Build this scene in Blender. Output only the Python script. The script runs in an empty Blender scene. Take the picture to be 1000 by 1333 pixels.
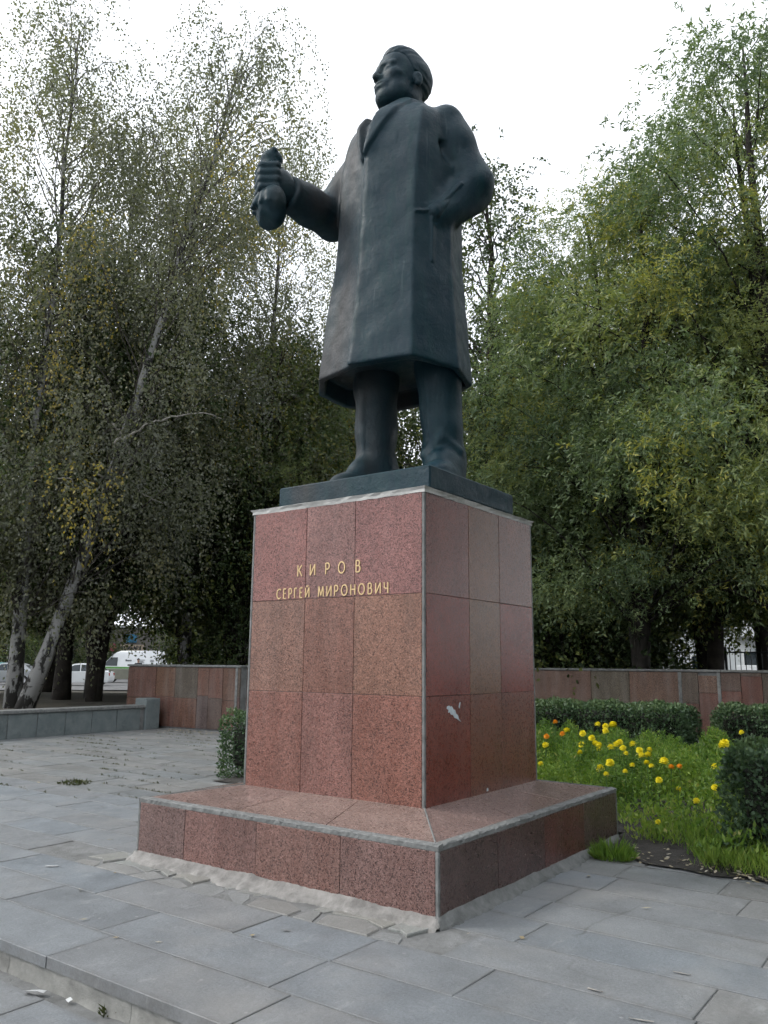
import bpy, bmesh, math, random
import numpy as np
from mathutils import Matrix, Vector
import openvdb

SC = bpy.context.scene
COL = SC.collection
R = math.radians

# ------------------------------------------------------------------ camera
FOC, PITCH, ROLL, YAW = 1042.81, 0.1879, 0.0091, -0.6298      # focal length in pixels of a 1000 px wide picture
CAM = np.array([3.9257, -5.5658, 1.45])
FW = np.array([math.sin(YAW)*math.cos(PITCH), math.cos(YAW)*math.cos(PITCH), math.sin(PITCH)])
RT = np.array([math.cos(YAW), -math.sin(YAW), 0.0]); UP = np.cross(RT, FW)
R2 = RT*math.cos(ROLL) + UP*math.sin(ROLL); U2 = -RT*math.sin(ROLL) + UP*math.cos(ROLL)
cd = bpy.data.cameras.new('camera'); cam = bpy.data.objects.new('camera', cd); COL.objects.link(cam)
cd.sensor_fit = 'HORIZONTAL'; cd.sensor_width = 36.0; cd.lens = 36.0*FOC/1000.0
cd.clip_start = 0.05; cd.clip_end = 1500.0
m = Matrix.Identity(4)
for i in range(3):
    m[i][0], m[i][1], m[i][2], m[i][3] = R2[i], U2[i], -FW[i], CAM[i]
cam.matrix_world = m
SC.camera = cam

# ------------------------------------------------------------------ sky, sun, exposure
SUN_EL, SUN_AZ = R(42), R(232)       # azimuth clockwise from +Y: light comes from the front left
w = bpy.data.worlds.new('World'); SC.world = w; w.use_nodes = True
nt = w.node_tree; nt.nodes.clear()
out = nt.nodes.new('ShaderNodeOutputWorld'); bg = nt.nodes.new('ShaderNodeBackground')
sky = nt.nodes.new('ShaderNodeTexSky'); sky.sky_type = 'NISHITA'; sky.sun_disc = False
sky.sun_elevation = SUN_EL; sky.sun_rotation = SUN_AZ; sky.air_density = 1.2; sky.dust_density = 3.0
tc = nt.nodes.new('ShaderNodeTexCoord'); nz = nt.nodes.new('ShaderNodeTexNoise')
nz.inputs['Scale'].default_value = 2.2; nz.inputs['Detail'].default_value = 6
rp = nt.nodes.new('ShaderNodeValToRGB'); rp.color_ramp.elements[0].position = 0.30; rp.color_ramp.elements[1].position = 0.62
rp.color_ramp.elements[0].color = (0.66, 0.66, 0.66, 1); rp.color_ramp.elements[1].color = (0.99, 0.99, 0.99, 1)
mx = nt.nodes.new('ShaderNodeMixRGB'); mx.inputs[2].default_value = (9.7, 10.1, 10.7, 1)
nt.links.new(tc.outputs['Generated'], nz.inputs['Vector']); nt.links.new(nz.outputs['Fac'], rp.inputs['Fac'])
nt.links.new(rp.outputs['Color'], mx.inputs[0]); nt.links.new(sky.outputs['Color'], mx.inputs[1])
nt.links.new(mx.outputs['Color'], bg.inputs['Color']); bg.inputs['Strength'].default_value = 0.12
nt.links.new(bg.outputs['Background'], out.inputs['Surface'])
w.cycles.sampling_method = 'NONE'       # an even overcast sky needs no importance map
sd = bpy.data.lights.new('sun', 'SUN'); sd.energy = 1.3; sd.angle = R(14); sd.color = (1.0, 0.96, 0.9)
sun = bpy.data.objects.new('sun', sd); COL.objects.link(sun)
dv = Vector((math.sin(SUN_AZ)*math.cos(SUN_EL), math.cos(SUN_AZ)*math.cos(SUN_EL), math.sin(SUN_EL)))
sun.rotation_euler = dv.to_track_quat('Z', 'Y').to_euler(); sun.location = dv*40
SC.view_settings.view_transform = 'Standard'; SC.view_settings.look = 'None'
SC.view_settings.gamma = 1.0; SC.view_settings.use_curve_mapping = False
SC.view_settings.exposure = 0.5
SC.cycles.max_bounces = 3; SC.cycles.diffuse_bounces = 2; SC.cycles.glossy_bounces = 2; SC.cycles.transmission_bounces = 3; SC.cycles.transparent_max_bounces = 4
SC.cycles.use_adaptive_sampling = True; SC.cycles.adaptive_threshold = 0.035; SC.cycles.adaptive_min_samples = 12

# ------------------------------------------------------------------ helpers
rng = np.random.default_rng(7)
random.seed(7)

def tag(o, label=None, cat=None, group=None, kind=None):
    if label: o['label'] = label
    if cat: o['category'] = cat
    if group: o['group'] = group
    if kind: o['kind'] = kind
    return o

def thing(name, label, cat, loc=(0, 0, 0), rz=0.0, group=None):
    o = bpy.data.objects.new(name, None); COL.objects.link(o)
    o.empty_display_size = 0.2; o.location = loc; o.rotation_euler = (0, 0, rz)
    return tag(o, label, cat, group)

def mesh(name, V, F, mat=None, smooth=False):
    me = bpy.data.meshes.new(name)
    V = np.asarray(V, np.float32)
    if isinstance(F, np.ndarray):
        n, k = F.shape
        me.vertices.add(len(V)); me.vertices.foreach_set('co', V.ravel())
        me.loops.add(n*k); me.loops.foreach_set('vertex_index', F.astype(np.int32).ravel())
        me.polygons.add(n); me.polygons.foreach_set('loop_start', np.arange(0, n*k, k, dtype=np.int32))
        me.polygons.foreach_set('loop_total', np.full(n, k, np.int32))
        me.update(calc_edges=True)
    else:
        me.from_pydata([tuple(map(float, v)) for v in V], [], [tuple(map(int, f)) for f in F])
        me.update()
    if mat: me.materials.append(mat)
    if smooth: me.polygons.foreach_set('use_smooth', np.ones(len(me.polygons), bool))
    return me

def link(name, me, parent=None, loc=None, rot=None):
    o = bpy.data.objects.new(name, me); COL.objects.link(o)
    if parent: o.parent = parent
    if loc is not None: o.location = loc
    if rot is not None: o.rotation_euler = rot
    return o

class MB:
    """collects pieces of geometry for one mesh"""
    def __init__(s): s.V = []; s.F = []; s.n = 0
    def add(s, V, F):
        V = np.asarray(V, float); s.V.append(V)
        for f in F: s.F.append(tuple(int(i)+s.n for i in f))
        s.n += len(V); return s
    def box(s, x0, x1, y0, y1, z0, z1, M=None):
        V = np.array([(x, y, z) for z in (z0, z1) for y in (y0, y1) for x in (x0, x1)], float)
        if M is not None: V = np.array([M @ Vector(v) for v in V])
        return s.add(V, [(0, 2, 3, 1), (4, 5, 7, 6), (0, 1, 5, 4), (2, 6, 7, 3), (0, 4, 6, 2), (1, 3, 7, 5)])
    def cbox(s, x0, x1, y0, y1, z0, z1, c=0.005):
        """box with chamfered edges"""
        lo = np.array([x0, y0, z0]); hi = np.array([x1, y1, z1]); c = min(c, 0.45*min(hi-lo))
        V = []; idx = {}
        for sx in (0, 1):
            for sy in (0, 1):
                for sz in (0, 1):
                    b = [(lo, hi)[k][i] for i, k in enumerate((sx, sy, sz))]
                    inn = [b[i]+(c if k == 0 else -c) for i, k in enumerate((sx, sy, sz))]
                    for ax in range(3):
                        v = list(inn); v[ax] = b[ax]; idx[(sx, sy, sz, ax)] = len(V); V.append(v)
        F = []
        I = lambda a, b, d, ax: idx[(a, b, d, ax)]
        for k in (0, 1):
            f = [I(k, 0, 0, 0), I(k, 1, 0, 0), I(k, 1, 1, 0), I(k, 0, 1, 0)]; F.append(f if k else f[::-1])
            f = [I(0, k, 0, 1), I(0, k, 1, 1), I(1, k, 1, 1), I(1, k, 0, 1)]; F.append(f if k else f[::-1])
            f = [I(0, 0, k, 2), I(1, 0, k, 2), I(1, 1, k, 2), I(0, 1, k, 2)]; F.append(f if k else f[::-1])
        ctr = (lo+hi)/2; VV = np.array(V)
        def orient(f):
            p = VV[f]; nrm = np.cross(p[1]-p[0], p[2]-p[0])
            return f if np.dot(nrm, p.mean(0)-ctr) > 0 else f[::-1]
        for a in (0, 1):
            for b in (0, 1):
                F.append(orient([I(a, b, 0, 0), I(a, b, 1, 0), I(a, b, 1, 1), I(a, b, 0, 1)]))
                F.append(orient([I(a, 0, b, 0), I(a, 1, b, 0), I(a, 1, b, 2), I(a, 0, b, 2)]))
                F.append(orient([I(0, a, b, 1), I(1, a, b, 1), I(1, a, b, 2), I(0, a, b, 2)]))
                for d in (0, 1): F.append(orient([I(a, b, d, 0), I(a, b, d, 1), I(a, b, d, 2)]))
        return s.add(V, [orient(f) for f in F])
    def tube(s, P, rad, sides=8, cap=True):
        P = np.asarray(P, float); n = len(P); rad = np.broadcast_to(np.asarray(rad, float), (n,))
        T = np.gradient(P, axis=0); T /= np.linalg.norm(T, axis=1)[:, None]+1e-9
        ref = np.array([0.31, 0.17, 0.93]) if abs(T[0][2]) < 0.8 else np.array([1.0, 0.05, 0.02])
        V = []
        for i in range(n):
            a = np.cross(T[i], ref); a /= np.linalg.norm(a)+1e-9; b = np.cross(T[i], a)
            for k in range(sides):
                t = 2*math.pi*k/sides; V.append(P[i]+rad[i]*(math.cos(t)*a+math.sin(t)*b))
        F = [(i*sides+k, i*sides+(k+1) % sides, (i+1)*sides+(k+1) % sides, (i+1)*sides+k) for i in range(n-1) for k in range(sides)]
        if cap: F += [tuple(range(sides))[::-1], tuple((n-1)*sides+k for k in range(sides))]
        return s.add(V, F)
    def prism(s, poly, h0, h1, axis='y'):
        """polygon given in the plane across the axis, extruded from h0 to h1"""
        n = len(poly); V = []
        for h in (h0, h1):
            for (a, b) in poly: V.append({'y': (a, h, b), 'z': (a, b, h), 'x': (h, a, b)}[axis])
        F = [tuple(range(n)), tuple(range(2*n-1, n-1, -1))] + [(i, n+i, n+(i+1) % n, (i+1) % n) for i in range(n)]
        return s.add(V, F)
    def build(s, name, mat, parent=None, smooth=False, off=None, recalc=False):
        V = np.concatenate(s.V)
        if off is not None: V = V - np.asarray(off)
        me = mesh(name, V, s.F, mat, smooth)
        if recalc:
            bm = bmesh.new(); bm.from_mesh(me); bmesh.ops.recalc_face_normals(bm, faces=bm.faces); bm.to_mesh(me); bm.free()
        return link(name, me, parent)

def unproj(px, py, z=None, dist=None):
    d = FW + R2*(px-500)/FOC + U2*(666.5-py)/FOC
    t = (z-CAM[2])/d[2] if z is not None else dist/np.linalg.norm(d[:2])
    return CAM + t*d

def ground_at(px, dist, z=0.0):
    p = unproj(px, 880, dist=dist); return (float(p[0]), float(p[1]), z)

# ------------------------------------------------------------------ materials
class NT:
    def __init__(s, name):
        s.m = bpy.data.materials.new(name); s.m.use_nodes = True; s.t = s.m.node_tree; s.t.nodes.clear()
        s.out = s.t.nodes.new('ShaderNodeOutputMaterial')
    def n(s, typ, **kw):
        nd = s.t.nodes.new('ShaderNode'+typ)
        for k, v in kw.items():
            if k in nd.inputs: s.put(nd.inputs[k], v)
            else: setattr(nd, k, v)
        return nd
    def put(s, sock, v):
        if isinstance(v, bpy.types.NodeSocket): s.t.links.new(v, sock)
        else: sock.default_value = v if not isinstance(v, tuple) or len(v) != 3 or sock.type != 'RGBA' else (*v, 1)
    def pos(s, scale=(1, 1, 1), rnd=0.0):
        g = s.n('NewGeometry'); v = g.outputs['Position']
        if rnd:
            oi = s.n('ObjectInfo'); mm = s.n('VectorMath', operation='SCALE'); mm.inputs[0].default_value = (1, 1.7, 0.6)
            mm.inputs[0].default_value = (rnd, rnd*1.7, rnd*0.6); s.t.links.new(oi.outputs['Random'], mm.inputs['Scale'])
            a = s.n('VectorMath', operation='ADD'); s.t.links.new(v, a.inputs[0]); s.t.links.new(mm.outputs[0], a.inputs[1]); v = a.outputs[0]
        if scale != (1, 1, 1):
            q = s.n('VectorMath', operation='MULTIPLY'); s.t.links.new(v, q.inputs[0]); q.inputs[1].default_value = scale; v = q.outputs[0]
        return v
    def noise(s, vec, scale, detail=4, rough=0.55):
        return s.n('TexNoise', Vector=vec, Scale=scale, Detail=detail, Roughness=rough).outputs['Fac']
    def ramp(s, fac, stops):
        r = s.n('ValToRGB', Fac=fac); cr = r.color_ramp
        while len(cr.elements) < len(stops): cr.elements.new(0.5)
        for e, (p, c) in zip(cr.elements, stops):
            e.position = p; e.color = (c, c, c, 1) if not isinstance(c, tuple) else (*c, 1)
        return r.outputs['Color']
    def mix(s, fac, a, b, mode='MIX'):
        q = s.n('MixRGB', blend_type=mode); s.put(q.inputs[0], fac); s.put(q.inputs[1], a); s.put(q.inputs[2], b); return q.outputs[0]
    def bump(s, h, strength, dist=0.01):
        return s.n('Bump', Height=h, Strength=strength, Distance=dist).outputs['Normal']
    def bsdf(s, **kw):
        b = s.n('BsdfPrincipled')
        for k, v in kw.items(): s.put(b.inputs[k.replace('_', ' ')], v)
        s.t.links.new(b.outputs[0], s.out.inputs['Surface']); return s.m

def simple(name, col, rough=0.6, metal=0.0, var=0.15, scale=6.0, bump=0.0):
    t = NT(name); p = t.pos(); n = t.noise(p, scale)
    c = t.mix(t.ramp(n, [(0.3, 0.0), (0.7, 1.0)]), tuple(x*(1-var) for x in col), tuple(min(1, x*(1+var)) for x in col))
    kw = dict(Base_Color=c, Roughness=rough, Metallic=metal)
    if bump: kw['Normal'] = t.bump(t.noise(p, scale*6), bump)
    return t.bsdf(**kw)

M = {}
def granite(name, rough=0.24, dust=0.07):
    """speckled red granite; each slab's own tone is in the object colour"""
    t = NT(name); p = t.pos(rnd=9.0)
    v1 = t.n('TexVoronoi', Vector=p, Scale=150.0); v2 = t.n('TexVoronoi', Vector=p, Scale=300.0)
    g1 = t.n('SeparateColor', Color=v1.outputs['Color']).outputs[0]; g2 = t.n('SeparateColor', Color=v2.outputs['Color']).outputs[1]
    tone = t.n('ObjectInfo').outputs['Color']
    grain = t.ramp(g1, [(0.0, (0.30, 0.29, 0.31)), (0.20, (0.48, 0.44, 0.44)), (0.24, (0.95, 0.93, 0.92)), (0.62, (1.12, 1.06, 1.03)), (0.86, (1.35, 1.36, 1.34)), (1.0, (1.7, 1.72, 1.74))])
    fine = t.ramp(g2, [(0.0, 0.55), (0.25, 0.95), (1.0, 1.22)])
    c = t.mix(1.0, t.mix(1.0, tone, grain, 'MULTIPLY'), fine, 'MULTIPLY')
    c = t.mix(1.0, c, t.ramp(t.noise(p, 3.0), [(0.3, 0.74), (0.7, 0.95)]), 'MULTIPLY')
    st = t.noise(t.pos((5, 5, 0.7)), 1.4, 4)
    c = t.mix(1.0, c, t.ramp(t.noise(t.pos((5, 5, 0.9)), 1.1, 4), [(0.35, 0.87), (0.6, 1.03)]), 'MULTIPLY')
    c = t.mix(t.ramp(st, [(0.45, 0.0), (0.8, dust)]), c, (0.36, 0.33, 0.31))
    r = t.ramp(t.noise(p, 40.0), [(0.3, rough), (0.75, rough+0.12)])
    return t.bsdf(Base_Color=c, Roughness=r, Specular_IOR_Level=0.36)

def cement(name, a, b, scale=9.0):
    t = NT(name); p = t.pos()
    c = t.mix(t.ramp(t.noise(p, scale, 8, 0.65), [(0.32, 0.0), (0.66, 1.0)]), a, b)
    c = t.mix(t.ramp(t.noise(p, 2.3, 4, 0.7), [(0.55, 0.0), (0.72, 0.55)]), c, tuple(x*0.42 for x in a))
    return t.bsdf(Base_Color=c, Roughness=0.9, Normal=t.bump(t.noise(p, 38, 4, 0.7), 0.5, 0.012))

def slab_mat():
    t = NT('paving_stone'); p = t.pos(rnd=5.0); tone = t.n('ObjectInfo').outputs['Color']
    c = t.mix(1.0, tone, t.ramp(t.noise(p, 2.6, 4, 0.6), [(0.28, 0.80), (0.52, 0.98), (0.75, 1.14)]), 'MULTIPLY')
    c = t.mix(1.0, c, t.ramp(t.noise(p, 75, 4, 0.8), [(0.28, 0.74), (0.72, 1.22)]), 'MULTIPLY')
    wp = t.pos()
    c = t.mix(t.ramp(t.noise(wp, 0.9, 4, 0.65), [(0.50, 0.0), (0.72, 0.42)]), c, (0.30, 0.29, 0.275))      # dried mud and dust
    c = t.mix(t.ramp(t.noise(wp, 7.5, 4, 0.7), [(0.64, 0.0), (0.74, 0.4)]), c, (0.085, 0.083, 0.08))     # grime spots
    c = t.mix(t.ramp(t.n('TexVoronoi', Vector=wp, Scale=5.0).outputs['Distance'], [(0.035, 0.35), (0.06, 0.0)]), c, (0.42, 0.42, 0.41))
    wn = t.n('TexNoise', Vector=wp, Scale=2.0, Detail=3.0).outputs['Color']
    wv = t.n('VectorMath', operation='SCALE', Scale=0.22); t.t.links.new(wn, wv.inputs[0]); wa = t.n('VectorMath', operation='ADD'); t.t.links.new(wp, wa.inputs[0]); t.t.links.new(wv.outputs[0], wa.inputs[1])
    ck = t.n('TexVoronoi', Vector=wa.outputs[0], Scale=0.75, feature='DISTANCE_TO_EDGE').outputs['Distance']
    ck = t.mix(1.0, t.ramp(ck, [(0.002, 1.0), (0.007, 0.0)]), t.ramp(t.noise(wp, 0.6, 3), [(0.60, 0.0), (0.67, 0.55)]), 'MULTIPLY')
    c = t.mix(ck, c, (0.05, 0.048, 0.045))                                                             # cracks
    c = t.mix(t.ramp(t.noise(t.pos((3, 1.2, 1)), 2.4, 8, 0.75), [(0.58, 0.0), (0.68, 0.4)]), c, (0.34, 0.35, 0.35))    # pale scuffing
    gen = t.n('SeparateXYZ', Vector=t.n('TexCoord').outputs['Generated'])
    def rim(s, a):
        q = t.n('Math', operation='SUBTRACT'); t.put(q.inputs[0], s); q.inputs[1].default_value = 0.5
        q2 = t.n('Math', operation='ABSOLUTE'); t.put(q2.inputs[0], q.outputs[0]); return t.ramp(q2.outputs[0], [(a, 0.0), (0.5, 1.0)])
    edge = t.mix(1.0, rim(gen.outputs['X'], 0.465), rim(gen.outputs['Y'], 0.40), 'LIGHTEN')
    edge = t.mix(1.0, edge, t.ramp(t.noise(wp, 4.0, 4, 0.7), [(0.36, 0.0), (0.62, 0.45)]), 'MULTIPLY')
    c = t.mix(edge, c, (0.105, 0.10, 0.092))                                                           # dirt caught along the joints
    r = t.ramp(t.noise(p, 5, 3), [(0.3, 0.52), (0.7, 0.8)])
    hh = t.noise(p, 26, 4, 0.7)
    return t.bsdf(Base_Color=c, Roughness=r, Normal=t.bump(hh, 0.35, 0.01))

def bronze():
    t = NT('patinated_bronze'); p = t.pos()
    big = t.noise(p, 1.6, 4, 0.6); st = t.noise(t.pos((7, 7, 0.55)), 1.3, 4, 0.6)
    c = t.mix(t.ramp(big, [(0.36, 0.0), (0.66, 1.0)]), (0.003, 0.023, 0.037), (0.007, 0.032, 0.043))
    c = t.mix(t.ramp(st, [(0.5, 0.0), (0.75, 0.6)]), c, (0.009, 0.047, 0.050))                                   # green runs
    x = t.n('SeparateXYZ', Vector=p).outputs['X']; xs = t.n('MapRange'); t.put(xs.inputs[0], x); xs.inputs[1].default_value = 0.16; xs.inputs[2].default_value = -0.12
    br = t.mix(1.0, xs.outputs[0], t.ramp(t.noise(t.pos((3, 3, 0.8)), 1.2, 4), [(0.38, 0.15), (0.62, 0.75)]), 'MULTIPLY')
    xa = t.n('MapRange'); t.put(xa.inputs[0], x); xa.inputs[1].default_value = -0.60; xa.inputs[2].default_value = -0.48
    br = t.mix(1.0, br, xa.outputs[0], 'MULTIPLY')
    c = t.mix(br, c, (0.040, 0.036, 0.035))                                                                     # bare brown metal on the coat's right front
    c = t.mix(t.ramp(t.noise(t.pos((26, 26, 0.8)), 1.0, 3, 0.5), [(0.67, 0.0), (0.75, 0.14)]), c, (0.12, 0.15, 0.155))  # pale drips
    c = t.mix(t.ramp(t.noise(p, 34, 5, 0.75), [(0.62, 0.0), (0.76, 0.25)]), c, (0.09, 0.11, 0.115))
    r = t.ramp(t.noise(p, 9, 3), [(0.3, 0.44), (0.7, 0.66)])
    return t.bsdf(Base_Color=c, Roughness=r, Metallic=0.0, Specular_IOR_Level=0.32, Normal=t.bump(t.noise(p, 11, 5, 0.7), 0.42, 0.022))

def leaf_mat(name, cols, trans=0.35, rough=0.5):
    """cols: colour stops over the leaf's own random number"""
    t = NT(name); at = t.n('Attribute', attribute_name='rnd').outputs['Fac']
    n = len(cols); c = t.ramp(at, [(i/(n-1), col) for i, col in enumerate(cols)])
    b = t.n('BsdfPrincipled', Roughness=rough); t.put(b.inputs['Base Color'], c); t.put(b.inputs['Specular IOR Level'], 0.35)
    tr = t.n('BsdfTranslucent'); t.put(tr.inputs['Color'], t.mix(1.0, c, (1.25, 1.35, 0.7), 'MULTIPLY'))
    mxs = t.n('MixShader'); mxs.inputs[0].default_value = trans
    t.t.links.new(b.outputs[0], mxs.inputs[1]); t.t.links.new(tr.outputs[0], mxs.inputs[2]); t.t.links.new(mxs.outputs[0], t.out.inputs['Surface'])
    return t.m

def birch_bark():
    t = NT('birch_bark'); tcn = t.n('TexCoord').outputs['Object']
    q = t.n('VectorMath', operation='MULTIPLY'); t.t.links.new(tcn, q.inputs[0]); q.inputs[1].default_value = (1, 1, 0.45)
    c = t.mix(t.ramp(t.noise(q.outputs[0], 4.2, 4, 0.62), [(0.47, 0.0), (0.53, 1.0)]), (0.27, 0.27, 0.265), (0.022, 0.021, 0.019))
    q2 = t.n('VectorMath', operation='MULTIPLY'); t.t.links.new(tcn, q2.inputs[0]); q2.inputs[1].default_value = (1, 1, 5)
    c = t.mix(t.ramp(t.noise(q2.outputs[0], 5, 5), [(0.62, 0.0), (0.68, 0.8)]), c, (0.03, 0.028, 0.026))
    return t.bsdf(Base_Color=c, Roughness=0.85, Normal=t.bump(t.noise(tcn, 18), 0.4, 0.02))

M['granite'] = granite('red_granite')
M['wall_granite'] = granite('weathered_granite', rough=0.55, dust=0.22)
M['white_cement'] = cement('white_cement', (0.15, 0.145, 0.137), (0.31, 0.30, 0.285))
M['cap_cement'] = cement('cap_cement', (0.40, 0.40, 0.385), (0.58, 0.58, 0.56))
M['trim'] = cement('grey_trim', (0.12, 0.126, 0.124), (0.225, 0.23, 0.225), 16)
M['mortar'] = cement('mortar_bed', (0.11, 0.112, 0.108), (0.22, 0.225, 0.225), 5)
M['riser'] = cement('step_riser_cement', (0.17, 0.17, 0.16), (0.30, 0.30, 0.28), 7)
M['parapet'] = cement('parapet_concrete', (0.115, 0.14, 0.145), (0.18, 0.205, 0.205), 3)
M['slab'] = slab_mat()
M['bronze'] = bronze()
M['gold'] = simple('gold_leaf', (0.66, 0.48, 0.25), 0.45, 0.2, 0.1, 20)
M['birch'] = birch_bark()
M['birch_limb'] = simple('birch_limb_bark', (0.075, 0.068, 0.060), 0.9, 0, 0.4, 4, 0.4)
M['bark'] = simple('dark_bark', (0.030, 0.025, 0.021), 0.95, 0, 0.5, 5, 0.8)
M['willow_bark'] = simple('willow_bark', (0.022, 0.019, 0.016), 0.95, 0, 0.5, 5, 0.8)
M['dead'] = simple('dead_branch', (0.33, 0.31, 0.28), 0.9, 0, 0.2, 5)
M['birch_leaf'] = leaf_mat('birch_leaf', [(0.105, 0.112, 0.092), (0.135, 0.145, 0.11), (0.155, 0.165, 0.12), (0.19, 0.19, 0.115), (0.38, 0.29, 0.05)], 0.42)
M['dense_leaf'] = leaf_mat('broad_leaf', [(0.0319, 0.0522, 0.0232), (0.0508, 0.0798, 0.0319), (0.0653, 0.0943, 0.0362), (0.1232, 0.1421, 0.0406), (0.14, 0.13, 0.03)], 0.28)
M['willow_leaf'] = leaf_mat('willow_leaf', [(0.085, 0.128, 0.072), (0.135, 0.188, 0.098), (0.190, 0.245, 0.122), (0.255, 0.285, 0.10), (0.35, 0.33, 0.07)], 0.36, 0.45)
M['hedge_leaf'] = leaf_mat('hedge_leaf', [(0.032, 0.062, 0.036), (0.055, 0.098, 0.052), (0.082, 0.138, 0.066), (0.12, 0.175, 0.082)], 0.22, 0.42)
M['hedge_core'] = simple('hedge_twigs', (0.014, 0.016, 0.011), 0.95, 0, 0.4, 20)
M['herb'] = leaf_mat('herb_leaf', [(0.075, 0.145, 0.032), (0.125, 0.220, 0.040), (0.185, 0.280, 0.050), (0.26, 0.34, 0.065), (0.33, 0.32, 0.11)], 0.40)
M['yellow'] = simple('yellow_petal', (0.86, 0.74, 0.02), 0.6, 0, 0.12, 90)
M['orange'] = simple('orange_petal', (0.85, 0.36, 0.012), 0.6, 0, 0.12, 90)
M['stem'] = simple('green_stem', (0.06, 0.13, 0.03), 0.6)
M['soil'] = simple('dark_soil', (0.040, 0.036, 0.032), 0.98, 0, 0.45, 9, 0.9)
M['park_earth'] = simple('park_earth', (0.055, 0.050, 0.036), 0.98, 0, 0.4, 1.2, 0.6)
M['asphalt'] = simple('asphalt', (0.13, 0.13, 0.13), 0.9, 0, 0.18, 2.5, 0.3)
M['dry_leaf'] = leaf_mat('fallen_leaf', [(0.30, 0.26, 0.17), (0.42, 0.38, 0.28), (0.22, 0.17, 0.09), (0.5, 0.46, 0.38)], 0.1, 0.8)
M['weed'] = leaf_mat('joint_weed', [(0.035, 0.045, 0.02), (0.06, 0.075, 0.025), (0.085, 0.07, 0.04), (0.13, 0.15, 0.03)], 0.25)
M['paper'] = simple('paper', (0.50, 0.51, 0.51), 0.8)
M['paint_white'] = simple('old_white_paint', (0.55, 0.62, 0.66), 0.7, 0, 0.15, 30)
M['car_white'] = simple('white_car_paint', (0.68, 0.70, 0.71), 0.25, 0, 0.04, 2)
M['car_silver'] = simple('silver_car_paint', (0.34, 0.36, 0.37), 0.28, 0.3, 0.04, 2)
M['car_teal'] = simple('teal_car_paint', (0.10, 0.30, 0.30), 0.28, 0.1, 0.04, 2)
M['van_low'] = simple('dull_olive_grey_paint', (0.19, 0.19, 0.15), 0.5, 0, 0.1, 3)
M['van_green'] = simple('green_stripe', (0.10, 0.28, 0.06), 0.4)
M['glass'] = simple('dark_glass', (0.02, 0.028, 0.034), 0.08, 0, 0.1, 1)
M['tyre'] = simple('tyre_rubber', (0.018, 0.018, 0.018), 0.85)
M['rim'] = simple('wheel_rim', (0.35, 0.35, 0.36), 0.4, 0.7)
M['lamp_glass'] = simple('lamp_glass', (0.6, 0.6, 0.58), 0.1)
M['ink'] = simple('dark_print', (0.05, 0.06, 0.07), 0.6)
M['red_lamp'] = simple('red_lamp', (0.35, 0.02, 0.02), 0.2)
M['shop_wall'] = simple('pale_render', (0.20, 0.19, 0.17), 0.85, 0, 0.1, 1)
M['sign_tan'] = simple('tan_sign', (0.50, 0.40, 0.30), 0.6)
M['sign_pink'] = simple('pink_sign', (0.62, 0.05, 0.17), 0.5)
M['sign_blue'] = simple('blue_sign', (0.05, 0.22, 0.36), 0.5)
M['block_wall'] = simple('pale_panel_wall', (0.48, 0.51, 0.52), 0.85, 0, 0.08, 0.6)
M['block_trim'] = simple('white_trim', (0.66, 0.68, 0.69), 0.7)
M['fence'] = simple('fence_iron', (0.055, 0.058, 0.06), 0.6, 0.2)
M['cloth_dark'] = simple('dark_cloth', (0.02, 0.022, 0.028), 0.9, 0, 0.2, 8)
M['skin'] = simple('skin', (0.40, 0.24, 0.17), 0.6)

# ================================================================== THE SETTING: ground, plaza, walkway, street
def smooth(a, b, x):
    t = np.clip((x-a)/(b-a), 0, 1); return t*t*(3-2*t)

def sheet(name, pts, z, mat, kind='structure'):
    o = link(name, mesh(name, [(x, y, z) for x, y in pts], [tuple(range(len(pts)))], mat)); return tag(o, kind=kind)

sheet('ground', [(-700, -700), (700, -700), (700, 700), (-700, 700)], -0.40, M['park_earth'])

def park_z(x, y):
    d = np.hypot(x-CAM[0], y-CAM[1])
    return 0.40 - 0.56*smooth(30, 36, d) + 0.035*np.sin(x*0.9+1.3)*np.cos(y*0.7) + 0.02*np.sin(x*2.3+y*1.7)
mb = MB()
for (x0, x1, y0, y1) in ((-160, -11.30, -80, 160), (-11.30, -8.86, 6.95, 160), (-8.86, 90, 12.30, 160)):
    xs = np.unique(np.concatenate([[x0, x1], np.arange(math.ceil(x0/1.5)*1.5, x1, 1.5)])); ys = np.unique(np.concatenate([[y0, y1], np.arange(math.ceil(y0/1.5)*1.5, y1, 1.5)]))
    X, Y = np.meshgrid(xs, ys); nx = len(xs)
    mb.add(np.stack([X.ravel(), Y.ravel(), park_z(X, Y).ravel()], 1), [(j*nx+i, j*nx+i+1, (j+1)*nx+i+1, (j+1)*nx+i) for j in range(len(ys)-1) for i in range(nx-1)])
tag(mb.build('park_ground', M['park_earth'], smooth=True), kind='structure')
sheet('side_ground', [(9.5, -3), (90, -3), (90, 12.3), (9.5, 12.3)], -0.02, M['park_earth'])
c = ground_at(110, 62)
U3, V3 = RT[:2], np.array([math.sin(YAW-0.25), math.cos(YAW-0.25)]); S3 = np.array([V3[1], -V3[0]])
q = [(np.array(c[:2])+S3*a+V3*b) for a, b in ((-110, -13), (60, -13), (60, 17), (-110, 17))]
sheet('street', [tuple(v) for v in q], -0.115, M['asphalt'])

# lower walkway in front of the step
sheet('walkway', [(-60, -40), (60, -40), (60, -3.02), (-60, -3.02)], -0.152, M['mortar'])
walk = bpy.data.objects['walkway']

# plaza: mortar bed that carries the slabs
PX0, PX1, PY0, PY1 = -10.98, 9.5, -3.0, 12.3
mb = MB(); mb.box(PX0, PX1, PY0, PY1, -0.39, -0.005)
plaza = mb.build('plaza_paving', M['mortar']); tag(plaza, kind='structure')

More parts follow.
